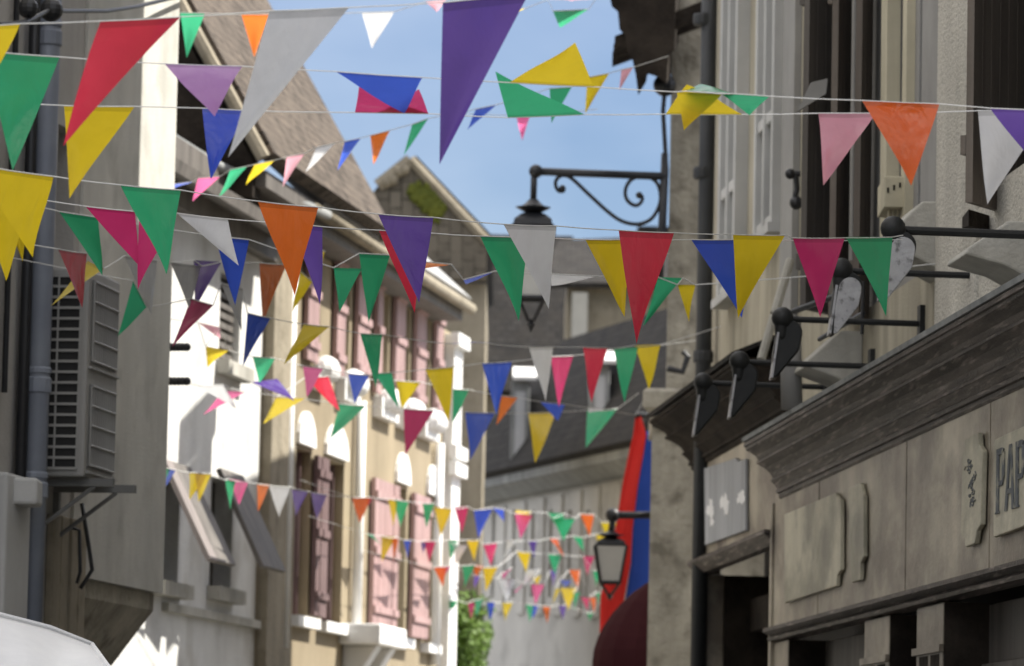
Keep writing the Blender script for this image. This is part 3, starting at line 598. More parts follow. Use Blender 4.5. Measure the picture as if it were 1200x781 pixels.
# air conditioner
acz0, acz1 = LW1.z(120, 566, .35), LW1.z(120, 322, .35)
uac0 = LW1.u(101, 450, .36); uac1 = uac0 + .78
ac = thing('air_conditioner', LW1.W(uac0, acz0, .2), 'tall grey twin-fan air conditioning unit on brackets on left wall', 'air conditioner')
mb = MB(); mb.box(LW1, uac0, uac1, acz0, acz1, .06, .36); case = build(mb, 'casing', M['ac_white'], ac, bevel=.015)
mb = MB(); mb.box(LW1, uac0 - .004, uac0 - .001, acz0 + .06, acz1 - .05, .085, .31); coil = build(mb, 'coil', M['ac_dark'], ac)
mb = MB(); n_ = 18
for k in range(n_ + 1):
    z = acz0 + .05 + (acz1 - acz0 - .10) * k / n_; mb.box(LW1, uac0 - .016, uac0 - .005, z - .008, z + .008, .075, .32)
for o in (.075, .17, .31): mb.box(LW1, uac0 - .018, uac0 - .0165, acz0 + .045, acz1 - .045, o, o + .012)
build(mb, 'coil_guard', M['ac_white'], ac)
hh = (acz1 - acz0) / 2
for k in (0, 1):
    zc_ = acz0 + hh * (k + .5); mb = MB(); uc = (uac0 + uac1) / 2
    mb = MB(); mb.box(LW1, uac0 + .07, uac1 - .07, zc_ - hh * .40, zc_ + hh * .40, .3605, .366); fc = build(mb, 'fan_cover', M['ac_fan'], ac)
    mb = MB()
    for t in range(12):
        u_ = uac0 + .09 + (uac1 - uac0 - .18) * t / 11; mb.tube([LW1.W(u_, zc_ - hh * .38, .372), LW1.W(u_, zc_ + hh * .38, .372)], .007, 5)
    for t in range(5):
        z_ = zc_ - hh * .38 + hh * .76 * t / 4; mb.tube([LW1.W(uac0 + .09, z_, .378), LW1.W(uac1 - .09, z_, .378)], .007, 5)
    build(mb, 'fan_grille', M['ac_white'], fc)
    mb = MB(); mb.box(LW1, uac0 + .04, uac1 - .04, zc_ - hh * .46, zc_ - hh * .44, .361, .385); build(mb, 'panel_rim', M['ac_white'], ac)
mb = MB()
for uu in (uac0 + .1, uac1 - .12):
    mb = MB(); mb.box(LW1, uu, uu + .05, acz0 - .05, acz0 - .002, .0, .52); mb.box(LW1, uu, uu + .045, acz0 - .35, acz0 - .052, .0, .04); mb.tube([LW1.W(uu + .02, acz0 - .33, .03), LW1.W(uu + .02, acz0 - .05, .4)], .014, 6); build(mb, 'bracket', M['ac_fan'], ac)
# canvas awning, bottom left
aw = thing('awning', P(60, 800, 20), 'white canvas market awning with pleated rim at lower left corner', 'awning')
mb = MB(); top = [(-60, 712), (0, 722), (58, 737), (108, 757)]
A = [P(x, y, 19.5 + i * .2) for i, (x, y) in enumerate(top)]; B = [P(-60, 812, 18.6), P(5, 818, 18.7), P(75, 822, 18.8), P(132, 790, 19.0)]
n_ = 14
for i in range(3):
    for k in range(n_):
        def q(t, s_): 
            a = A[i].lerp(A[i + 1], s_); b = B[i].lerp(B[i + 1], s_); p = a.lerp(b, t); p.z += .010 * math.sin((i + s_) * 5.2) * math.sin(t * 3.1); return p
        for j in range(8): mb.poly([q(k / n_, j / 8), q(k / n_, (j + 1) / 8), q((k + 1) / n_, (j + 1) / 8), q((k + 1) / n_, j / 8)])
bmesh.ops.remove_doubles(mb.bm, verts=mb.bm.verts[:], dist=.0005)
o = build(mb, 'canopy', M['canvas'], aw, smooth=True); sl = o.modifiers.new('thick', 'SOLIDIFY'); sl.thickness = .012
mb = MB(); mb.tube([p + Vector((0, 0, .005)) for p in A], .012, 6); mb.tube([A[3], B[3]], .014, 6); build(mb, 'rim', M['canvas'], aw)
mb = MB(); b_ = P(20, 800, 19.6); mb.tube([(b_.x, b_.y, 0), (b_.x, b_.y, P(20, 760, 19.6).z - .1)], .025, 8); build(mb, 'pole', M['pale_paint'], aw)

# ================================================================== LEFT: white house + brown tiled roof
def zrow(px, py, o=0.0): return LW.z(px, py, o)
white = thing('white_house', LW.W(38, 0), 'bright white rendered house with propped awning shutters and steep brown tiled roof', 'house')
uW0, uW1 = 32.5, LW.u(302, 600)
uR0, uR1 = LW.u(308, 178, .45), LW.u(452, 272, .45)
ze = LW.z(345, 208, .5)                        # eave height
wl = (LW.u(182, 610), LW.u(210, 610), zrow(196, 683), zrow(196, 552)); wr = (LW.u(247, 620), LW.u(272, 620), zrow(260, 690), zrow(260, 562))
wt = (LW.u(257, 380), LW.u(281, 380), zrow(270, 428), zrow(270, 322))
mb = MB(); facade(mb, LW, uW0, uW1, 0, ze - .6, [wl, wr, wt], .3); build(mb, 'wall', M['white_render'], white)
mb = MB(); mb.box(LW, uW0 + .01, uW1 - .01, 0, ze - .65, -6, -.46); build(mb, 'house_body', M['dark_inside'], white)
mb = MB(); mb.box(LW, uW0, uW1 - .002, ze - .6, ze - .05, -.4, .12)
mb.box(LW, uR0 + .2, uW1 - .002, ze - .2, ze - .06, .121, .44)
build(mb, 'eave_beam', M['grey_wood'], white)
mb = MB(); mb.box(LW, LW.u(190, 700), uW1, zrow(240, 726), zrow(240, 716), .002, .06); build(mb, 'stone_band', M['stone_pale'], white)
for i, (a, b, c, d) in enumerate((wl, wr, wt)):
    mb = MB(); 
    for x0_, x1_ in ((a, a + .06), (b - .06, b), ((a + b) / 2 - .03, (a + b) / 2 + .03)): mb.box(LW, x0_, x1_, c, d, -.24, -.16)
    fr = build(mb, 'window', M['grey_wood'], white)
    mb = MB(); mb.box(LW, a, b, c, d, -.28, -.25); build(mb, 'pane', M['glass'], fr)
    mb = MB(); mb.box(LW, a - .1, b + .1, c - .12, c - .003, .003, .12); build(mb, 'sill', M['stone_pale'], fr)
    if i < 2:
        zt = d + .05; zb = d - (d - c) * .83
        mb = MB(); mb.slab([LW.W(a + .22, zt, .04), LW.W(b + .05, zt, .04), LW.W(b + .05, zb, .44), LW.W(a + .22, zb, .44)], .04); build(mb, 'awning_shutter', M['grey_wood'], white)
        mb = MB(); mb.slab([LW.W(a - .05, zt, .04), LW.W(a + .215, zt, .04), LW.W(a + .215, zb, .44), LW.W(a - .05, zb, .44)], .04); build(mb, 'awning_shutter', M['mauve_panel'] if i == 0 else M['grey_wood'], white)
    else:
        mb = MB()
        for k in range(9):
            z = c + .05 + k * (d - c) / 9; mb.box(LW, a + .02, b - .02, z, z + .05, -.15, -.05)
        build(mb, 'shutter', M['grey_wood'], white)
# brown roof, 61 degree pitch, near verge on column 228..310
pit = math.tan(rad(60))
def rp_(u, o): return LW.W(u, ze + (.45 - o) * pit, o)
mb = MB(); mb.slab([rp_(uR0, .45), rp_(uR1, .45), rp_(uR1, -3.0), rp_(uR0, -3.0)], -.12); build(mb, 'roof', M['brown_tiles'], white)
mb = MB()
for u in (uR0, uR1):
    q = [rp_(u, .46), rp_(u, -3.0)]; mb = MB(); mb.tube([p + Vector((0, -.03, .03)) for p in q], .06, 8); build(mb, 'verge', M['tan_stone'], white)
# gable wall under the near verge
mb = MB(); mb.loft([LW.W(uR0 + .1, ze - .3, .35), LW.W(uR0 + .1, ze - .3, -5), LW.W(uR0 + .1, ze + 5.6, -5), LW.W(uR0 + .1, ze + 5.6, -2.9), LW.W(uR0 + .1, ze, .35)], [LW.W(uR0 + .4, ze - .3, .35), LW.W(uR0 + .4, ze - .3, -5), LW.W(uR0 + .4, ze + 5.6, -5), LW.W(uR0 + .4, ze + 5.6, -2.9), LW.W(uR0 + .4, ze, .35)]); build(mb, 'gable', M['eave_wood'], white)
mb = MB(); mb.prof(LW, [(.002, 6.62), (.42, 6.48), (.44, 6.58), (.002, 6.8)], uW0, uW1 - .3); build(mb, 'soffit', M['grey_wood'], white)
mb = MB(); mb.tube([P(196, 158, 38.5), P(250, 192, 39), P(316, 222, 40), P(384, 252, 42)], .045, 8); build(mb, 'gutter', M['lead_grey'], white, smooth=True)

# ================================================================== LEFT: tan house with pink shutters
tan = thing('tan_house', LW.W(46, 0), 'tan house with pink shutters, white arched lintels and zinc eave roof', 'house')
uT0, uT1 = uW1 + .02, LW.u(529, 450)
def U(px, py): return LW.u(px, py)
upz0, upz1 = zrow(397, 446), zrow(417, 305)
loz0, loz1 = zrow(440, 742), zrow(439, 560)
upper = [(366, 373), (397, 408), (441, 454), (468, 479), (493, 503)]
lower = [(343, 361), (376, 400), (460, 474), (497, 506)]
leaves = [[(352, 365)], [(386, 396)], [(411, 425), (434, 440)], [(456, 467)], [(481, 492), (504.5, 512)], [(361.5, 366)], [(367, 375)], [(430, 452), (453, 459)], [(477, 496)]]
hU = [(U(a, 380), U(b, 400), upz0, upz1) for a, b in upper]; hL = [(U(a, 640), U(b, 640), loz0, loz1) for a, b in lower]
mb = MB(); facade(mb, LW, uT0, uT1, 0, ze - .25, hU + hL, .25, .01); build(mb, 'wall', M['tan_render'], tan)
mb = MB(); mb.box(LW, uT0 + .01, uT1 - .01, 0, ze - .3, -6, -.46); build(mb, 'house_body', M['dark_inside'], tan)
for i, (a, b, c, d) in enumerate(hU + hL):
    low = i >= len(hU); mat = M['maroon_paint'] if low and i - len(hU) < 2 else M['pink_paint']
    mb = MB()
    for x0_, x1_ in ((a, a + .06), (b - .06, b), ((a + b) / 2 - .03, (a + b) / 2 + .03)): mb.box(LW, x0_, x1_, c, d, -.16, -.08)
    fr = build(mb, 'window', M['maroon_paint'] if low and i - len(hU) < 2 else M['white_paint'], tan)
    mb = MB(); mb.box(LW, a, b, c, d, -.2, -.18); build(mb, 'pane', M['glass'] if low and i - len(hU) == 3 else M['lead_grey'] if low else M['curtain'], fr)
    mb = MB(); um = (a + b) / 2; hw = (b - a) / 2 + .04
    arch = [(um + hw * math.cos(t * math.pi / 10), d + .04 + .32 * math.sin(t * math.pi / 10)) for t in range(11)]
    mb.prism(LW, arch, .012, .05); build(mb, 'lintel', M['white_paint'], fr)
    mb = MB(); mb.box(LW, a - .15, b + .15, c - (.2 if not low else .1), c - .003, .012, .11)
    if not low:
        for k in range(5): mb.ball(LW.W(a + (b - a) * (k + .5) / 5, c - .02 + .03 * (k % 2), .12), .11, 8)
    build(mb, 'sill', M['white_paint'], fr)
    # leaves folded back against the wall
    for la, lb in leaves[i]:
        yy = 640 if low else 380 if i == 0 else 400
        u0_, u1_ = U(la, yy), U(lb, yy)
        mb = MB(); n_ = max(2, round((u1_ - u0_) / .11))
        for k in range(n_): mb.prism(LW, [(u0_ + (u1_ - u0_) * k / n_ + .004, c + .03), (u0_ + (u1_ - u0_) * (k + 1) / n_ - .004, c + .03), (u0_ + (u1_ - u0_) * (k + 1) / n_ - .004, d - .02), (u0_ + (u1_ - u0_) * k / n_ + .004, d - .02)], .03, .075)
        sh = build(mb, 'shutter', mat, tan)
        for f in (.12, .5, .86):
            mb = MB(); mb.box(LW, u0_ + .01, u1_ - .01, c + (d - c) * f, c + (d - c) * f + .07, .0755, .1); build(mb, 'batten', mat, sh)
mb = MB(); mb.box(LW, U(303, 600), U(332, 600), 0, ze - .3, .012, .10); build(mb, 'pilaster', M['tan_stone'], tan)
mb = MB(); mb.box(LW, U(518, 500), uT1 - .005, 0, ze - .3, .012, .12)
for yy in (400, 532, 552): z = zrow(522, yy); mb.box(LW, U(514, 500), uT1, z - .07, z + .07, .121, .2)
build(mb, 'corner_pilaster', M['white_paint'], tan)
mb = MB()
for px, y0_, y1_ in ((338, 300, 760), (423, 470, 760), (516, 520, 781)):
    u = LW.u(px, 500, .08); mb = MB(); mb.tube([LW.W(u, LW.z(px, y1_, .08), .08), LW.W(u, LW.z(px, y0_, .08), .08)], .05, 8); build(mb, 'downpipe', M['white_paint'], tan, smooth=True)
mb = MB(); u = U(412, 735); z = zrow(412, 758)
mb.box(LW, u - .7, u + .7, z, z + .2, .012, .42); mb.prof(LW, [(.012, z - .45), (.1, z - .42), (.36, z - .003), (.012, z - .003)], u - .5, u - .25); mb.prof(LW, [(.012, z - .45), (.1, z - .42), (.36, z - .003), (.012, z - .003)], u + .25, u + .5)
build(mb, 'balcony', M['white_paint'], tan, bevel=.02)
# zinc roof and dark soffit
zr0, zr1 = uT0 + .6, LW.u(548, 325, .36)
p2 = math.tan(rad(42))
def rq(u, o): return LW.W(u, ze - .05 + (.36 - o) * p2, o)
mb = MB(); mb.slab([rq(zr0, .36), rq(zr1, .36), rq(zr1, -1.5), rq(zr0, -1.5)], -.08); rf = build(mb, 'roof', M['standing_seam'], tan)
mb = MB(); k = zr0
while k < zr1:
    a, b = rq(k, .36), rq(k, -1.5); mb.tube([a + Vector((0, 0, .02)), b + Vector((0, 0, .02))], .035, 6); k += .62
build(mb, 'seam', M['lead_grey'], rf)
mb = MB(); mb.box(LW, uT0, zr1 - .1, ze - .24, ze - .1, -.4, .33); build(mb, 'soffit', M['grey_wood'], tan)
mb = MB(); mb.tube([LW.W(zr0 - .6, ze - .1, .41), LW.W(zr1, ze - .1, .41)], .06, 8); build(mb, 'gutter', M['tan_stone'], tan, smooth=True)

# ================================================================== LEFT: mossy gable house beyond
gab = thing('mossy_house', P(500, 900, 58), 'slate gable with a patch of yellow green moss against the sky', 'house')
Zg = 58.0
mb = MB(); pts = [P(425, 330, Zg), P(425, 245, Zg), P(447, 218, Zg), P(481, 189, Zg), P(570, 283, Zg), P(570, 330, Zg)]
mb.slab(list(reversed(pts)), -.3); build(mb, 'gable', M['moss_slate'], gab)
mb = MB(); mb.tube([P(443, 218, Zg - .3), P(481, 188, Zg - .3)], .09, 6); mb.tube([P(481, 187, Zg - .3), P(572, 284, Zg - .3)], .07, 6); build(mb, 'verge', M['tan_stone'], gab)
mb = MB()
rr = random.Random(5)
for k in range(420):
    t = rr.random(); c_ = P(489 + 26 * t + rr.gauss(0, 4.5), 222 + 26 * t + rr.gauss(0, 5.5), Zg - .31); mb.ball(c_, .018 + .04 * rr.random() ** 2, 6)
build(mb, 'moss_patch', M['moss'], gab)
mb = MB(); a, b = P(425, 331, Zg + .1), P(570, 331, Zg + .1); mb.cube((a.x, Zg + .01, 0), (b.x, Zg + 6, a.z)); build(mb, 'house_body', M['tan_stone'], gab)
mb = MB(); mb.slab([P(481, 189, Zg), P(481, 189, Zg) + Vector((0, 8, 0)), P(570, 283, Zg) + Vector((0, 8, 0)), P(570, 283, Zg)], .1); build(mb, 'roof', M['slate'], gab)
mb = MB()
for k in range(4): mb.ball(P(452 + k * 7, 213 - k * 6 + (k % 2) * 3, Zg - .32), .085, 8)
build(mb, 'ridge_stone', M['tan_stone'], gab)

# ================================================================== CENTRE: grey house with dormers
a, b = P(545, 583, 70), P(760, 547, 61.5); dv = Vector((a.x - b.x, a.y - b.y, 0)); LN = dv.length; dv.normalize()
CW = Plane(b.x, math.atan2(dv.x, dv.y), 1, b.y)
zE = P(640, 567, 66).z
cen = thing('grey_house', CW.W(LN / 2, 0), 'pale grey house with dark slate roof, two dormers and tall narrow windows', 'house')
cols = [578, 602, 624, 645, 667, 688, 712]
holes = []
for px in cols: u = CW.u(px, 640); holes.append((u - .09, u + .09, CW.z(px, 700), CW.z(px, 598)))
mb = MB(); facade(mb, CW, -.5, LN + .2, 0, zE, holes, .25); build(mb, 'wall', M['pale_wall'], cen)
mb = MB(); mb.box(CW, -.4, LN + .1, 0, zE - .05, -5, -.46); build(mb, 'house_body', M['dark_inside'], cen)
for h in holes:
    mb = MB(); mb.box(CW, h[0], h[1], h[2], h[3], -.2, -.15); build(mb, 'window', M['glass'], cen)
for px in cols:
    u = CW.u(px + 11, 640); mb = MB(); mb.box(CW, u - .17, u + .17, CW.z(px, 640) - 1.0, zE - .2, .003, .04); build(mb, 'pilaster', M['pale_wall'], cen, bevel=.01)
mb = MB(); mb.prof(CW, [(0, zE - .15), (.15, zE - .12), (.32, zE + .02), (.36, zE + .04), (.36, zE + .16), (0, zE + .16)], -.7, LN + .3); build(mb, 'cornice', M['lead_grey'], cen)
p3 = math.tan(rad(55))
def rc(u, o): return CW.W(u, zE + .16 + (.36 - o) * p3, o)
mb = MB(); mb.slab([rc(-.7, .36), rc(LN + .3, .36), rc(LN - 1.6, -1.1), rc(-.7, -1.1)], .12); build(mb, 'roof', M['slate'], cen)
for px0, px1, yt, yb, Zd in ((597, 621, 447, 560, 66.4), (690, 715, 428, 545, 63.4)):
    A_, B_ = P(px0, yb, Zd), P(px1, yt, Zd)
    mb = MB(); mb.cube((A_.x, Zd, A_.z), (B_.x, Zd + 2.4, B_.z)); dm = build(mb, 'dormer', M['lead_grey'], cen, bevel=.02)
    mb = MB(); mb.cube((A_.x + .06, Zd - .012, A_.z + .25), (B_.x - .06, Zd - .002, B_.z - .15)); build(mb, 'pane', M['curtain'], dm)
    mb = MB(); x0_, x1_ = A_.x + .02, B_.x + .10
    mb.slab([(x0_, Zd - .15, B_.z + .004), (x1_, Zd - .15, B_.z + .004), (x1_, Zd + 1.6, B_.z + .30), (x0_, Zd + 1.6, B_.z + .30)], -.05); build(mb, 'hood', M['white_paint'], dm)
# slate roofed house behind
BW = Plane(0, math.pi / 2, -1, 84.0)
beh = thing('slate_house', Vector((-.3, 84, 0)), 'tall dark slate roof rising behind the grey dormered house', 'house')
xa, xb_ = P(430, 400, 84).x, P(690, 400, 84).x
zc1, zc0 = P(600, 282, 86).z, P(600, 452, 84).z
mb = MB(); mb.box(BW, xa, xb_, 0, zc0, -6, 0); build(mb, 'wall', M['tan_stone'], beh)
mb = MB(); mb.slab([BW.W(xa - .2, zc0 - .2, .3), BW.W(xb_ + .1, zc0 - .2, .3), BW.W(xb_ - .3, zc1, -1.8), BW.W(xa - .2, zc1, -1.8)], -.12); build(mb, 'roof', M['slate'], beh)
mb = MB(); mb.tube([P(520, 408, 80), P(540, 430, 80), P(562, 452, 80)], .14, 8); build(mb, 'gutter', M['lead_grey'], beh, smooth=True)
CHW = Plane(0, math.pi / 2, -1, 78.0)
chn = thing('tan_house', Vector((1.6, 78, 0)), 'small tan house with pale chimney stack behind the red pennants', 'house')
xa, xb_ = P(664, 400, 78).x, P(790, 400, 78).x; zt = P(700, 330, 78).z
mb = MB(); mb.box(CHW, xa, xb_, 0, zt, -4, 0); build(mb, 'wall', M['tan_stone'], chn)
mb = MB(); mb.slab([P(628, 338, 77.6), P(800, 338, 77.6), P(800, 282, 79.5), P(655, 288, 79.5)], -.1)
mb.cube(tuple(P(747, 283, 80)), tuple(P(800, 266, 80) + Vector((0, 1, 0)))); rf = build(mb, 'roof', M['slate'], chn)
mb = MB(); mb.cube(tuple(P(669, 424, 77.6)), tuple(P(689, 343, 77.6) + Vector((0, .35, 0)))); build(mb, 'chimney', M['stone_pale'], chn)
mb = MB(); mb.cube(tuple(P(700, 422, 77)), tuple(P(780, 404, 77) + Vector((0, .6, 0)))); build(mb, 'stone_band', M['stone_pale'], chn)
mb = MB(); a_ = P(760, 402, 77.4); b_ = P(773, 378, 77.4); mb.cube(tuple(a_), (b_.x, b_.y + .1, b_.z)); build(mb, 'window', M['maroon_paint'], chn)

# ================================================================== street furniture
def tubecurve(mb, pts2, Zl, r, n=8): mb.tube([P(x, y, Zl) for x, y in pts2], r, n)
def spiral(cx, cy, r0, r1, a0, a1, k=18):
    return [(cx + (r0 + (r1 - r0) * i / k) * math.cos(a0 + (a1 - a0) * i / k), cy + (r0 + (r1 - r0) * i / k) * math.sin(a0 + (a1 - a0) * i / k)) for i in range(k + 1)]
def lantern(t_, top, h, rot=math.pi / 4, wide=1.0):
    """square street lantern hanging from point top, total height h"""
    c = top.copy(); Lz = lambda f: -H * f; H = h; h = h * wide
    mb = MB(); mb.lathe(c, [(.02 * h, Lz(.10)), (.08 * h, Lz(.09)), (.135 * h, Lz(.06)), (.09 * h, Lz(.052)), (.05 * h, Lz(.02)), (.035 * h, 0)], 12)
    mb.lathe(c, [(.215 * h, Lz(.225)), (.225 * h, Lz(.205)), (.205 * h, Lz(.195)), (.195 * h, Lz(.16)), (.13 * h, Lz(.12)), (.06 * h, Lz(.095))], 4, rot)
    build(mb, 'lamp_hood', M['iron'], t_)
    mb = MB(); mb.lathe(c, [(.13 * h, Lz(.74)), (.215 * h, Lz(.23))], 4, rot); build(mb, 'lamp_glass', M['lantern_glass'], t_)
    mb = MB()
    for k in range(4):
        a = rot + k * math.pi / 2; A = c + Vector((.225 * h * math.cos(a), .225 * h * math.sin(a), Lz(.22))); B = c + Vector((.138 * h * math.cos(a), .138 * h * math.sin(a), Lz(.745)))
        mb.tube([A, B], .016 * h, 6); mb.tube([B, c + Vector((.10 * h * math.cos(a), .10 * h * math.sin(a), Lz(.80))), c + Vector((.03 * h * math.cos(a), .03 * h * math.sin(a), Lz(.91)))], .013 * h, 6)
        a2 = a + math.pi / 2; mb.tube([B, c + Vector((.138 * h * math.cos(a2), .138 * h * math.sin(a2), Lz(.745)))], .018 * h, 6)
    mb.lathe(c, [(.004 * h, Lz(1.0)), (.02 * h, Lz(.965)), (.035 * h, Lz(.94)), (.02 * h, Lz(.92)), (.03 * h, Lz(.90))], 8)
    build(mb, 'lamp_frame', M['iron'], t_)
l1 = thing('street_lamp', P(780, 300, 39.9), 'black lantern on a long scrolled wall bracket against the sky', 'lamp', 'wall street lamps')
ZL = 39.9
mb = MB(); tubecurve(mb, [(627, 201), (780, 207)], ZL, .034); tubecurve(mb, [(779, 180), (775, 275), (773, 345)], ZL, .03); mb.ball(P(628, 201, ZL), .06); tubecurve(mb, [(626, 203), (625, 236)], ZL, .028)
sc1 = [(648.5 + 0, 0)]
s_ = spiral(657, 215, 3.5, 9, rad(60), rad(330), 14)
path = [(661, 221), (660, 224), (655, 224), (651.5, 219), (651.5, 212), (656, 207), (663, 206), (672, 211), (690, 228), (712, 248), (728, 259), (745, 263), (760, 259), (769, 249), (774, 234), (772, 219), (765, 210), (753, 207), (741, 210), (734, 219), (733, 230), (738, 238), (746, 241), (752, 236), (752, 230), (747, 228)]
def smooth_path(p, n=6):
    out = []
    for i in range(len(p) - 1):
        p0, p1, p2, p3 = (Vector((*p[max(i - 1, 0)], 0)), Vector((*p[i], 0)), Vector((*p[i + 1], 0)), Vector((*p[min(i + 2, len(p) - 1)], 0)))
        for k in range(n):
            t = k / n; q = .5 * ((2 * p1) + (p2 - p0) * t + (2 * p0 - 5 * p1 + 4 * p2 - p3) * t * t + (3 * p1 - p0 - 3 * p2 + p3) * t ** 3); out.append((q.x, q.y))
    return out + [p[-1]]
tubecurve(mb, smooth_path(path), ZL, .018, 6); mb.ball(P(659, 221, ZL), .03); mb.ball(P(749, 229, ZL), .03)
build(mb, 'bracket', M['iron'], l1, smooth=True)
lantern(l1, P(625, 234, ZL), 158 * ZL / FPX)
Z2 = 44.0
l2 = thing('street_lamp', P(757, 640, Z2), 'small black lantern with frosted panes in front of the red banner', 'lamp', 'wall street lamps')
mb = MB(); tubecurve(mb, [(717, 604), (770, 604)], Z2, .035); mb.ball(P(718, 604, Z2), .07); tubecurve(mb, [(718, 604), (716, 628)], Z2, .03); build(mb, 'bracket', M['iron'], l2, smooth=True)
lantern(l2, P(716, 622, Z2), 82 * Z2 / FPX, wide=1.42)
# vertical banner
ban = thing('flag_banner', P(745, 740, 44.4), 'long hanging banner with red and blue stripes beside the stone pillar', 'flag')
def cloth(rows, name, mat, Z, amp):
    mb = MB(); n = 8; grid = []
    R = []
    for i in range(len(rows) - 1):
        for k in range(5):
            t = k / 5; R.append([rows[i][j] + (rows[i + 1][j] - rows[i][j]) * t for j in range(3)])
    R.append(list(rows[-1]))
    for i, (y, xl, xr) in enumerate(R):
        grid.append([mb.bm.verts.new(P(xl + (xr - xl) * j / n, y, Z + amp * math.sin(j / n * 6 + y * .012))) for j in range(n + 1)])
    for A, B in zip(grid, grid[1:]):
        for j in range(n): mb.bm.faces.new((A[j], A[j + 1], B[j + 1], B[j]))
    o = build(mb, name, mat, ban, smooth=True); sl = o.modifiers.new('thick', 'SOLIDIFY'); sl.thickness = .006; return o
BAMP = .02
cloth([(485, 745, 750), (510, 742, 757), (530, 737, 754), (570, 729, 747), (620, 721, 741), (660, 713, 739), (700, 704, 732), (745, 703, 722)], 'red_stripe', M['red_cloth'], 44.4, BAMP)
cloth([(505, 757.5, 775), (530, 754.5, 778), (570, 747.5, 778), (620, 741.5, 778), (660, 739.5, 778), (705, 732.5, 778)], 'blue_stripe', M['blue_cloth'], 44.4, BAMP)
mb = MB(); mb.tube([P(744, 486, 44.4), P(790, 492, 44.4)], .03); build(mb, 'pole', M['iron'], ban)
# maroon parasol / shop blind
par = thing('parasol', P(745, 900, 41.5), 'dark maroon parasol partly hidden behind the stone pillar', 'parasol')
mb = MB(); tp = P(772, 676, 41.5); rim = P(697, 760, 41.5); R_ = tp.x - rim.x + .02; H_ = tp.z - rim.z
n_ = 16; rings = []
for i in range(1, 9):
    f = math.sin(i / 8 * math.pi / 2); rr_ = R_ * f; zz_ = -H_ * 1.18 * (.35 * f + .65 * (1 - math.sqrt(max(0, 1 - f * f))))
    rings.append([tp + Vector((rr_ * (1 - .03 * (k % 2)) * math.cos(k * 2 * math.pi / n_), rr_ * (1 - .03 * (k % 2)) * math.sin(k * 2 * math.pi / n_), zz_)) for k in range(n_)])
rings.append([p + Vector((0, 0, -.22)) for p in rings[-1]])
for k in range(n_):
    j = (k + 1) % n_; mb.poly([tp, rings[0][k], rings[0][j]])
    for A_, B_ in zip(rings, rings[1:]): mb.poly([A_[k], B_[k], B_[j], A_[j]])
bmesh.ops.remove_doubles(mb.bm, verts=mb.bm.verts[:], dist=.0005)
o = build(mb, 'canopy', M['maroon_canvas'], par); sl = o.modifiers.new('thick', 'SOLIDIFY'); sl.thickness = .01
mb = MB(); mb.tube([(tp.x, tp.y, 0), (tp.x, tp.y, tp.z)], .025, 8); build(mb, 'pole', M['pale_paint'], par)
# bush
bush = thing('bush', P(550, 900, 58), 'bright green leafy bush at the end of the street beside white pilaster', 'bush')
mb = MB(); rb = random.Random(11)
cc = P(546, 752, 58)
for k in range(2600):
    a = rb.random() * 6.283; e = math.acos(2 * rb.random() - 1); r = rb.random() ** .4
    lump = 1 + .25 * math.sin(3 * a + 1) * math.sin(2 * e)
    c_ = cc + Vector((.33 * r * lump * math.sin(e) * math.cos(a), .4 * r * lump * math.sin(e) * math.sin(a), .62 * r * lump * math.cos(e)))
    s_ = .025 + .03 * rb.random(); u = Vector((rb.gauss(0, 1), rb.gauss(0, 1), rb.gauss(0, 1))).normalized(); v = u.orthogonal().normalized()
    mb.poly([c_ - u * s_, c_ + v * s_ * .5, c_ + u * s_, c_ - v * s_ * .5])
build(mb, 'crown', M['leaf'], bush)
mb = MB(); mb.tube([(cc.x, cc.y, 0), (cc.x + .03, cc.y, cc.z * .6), (cc.x, cc.y, cc.z)], .05, 7, .015); build(mb, 'trunk', M['bark'], bush)
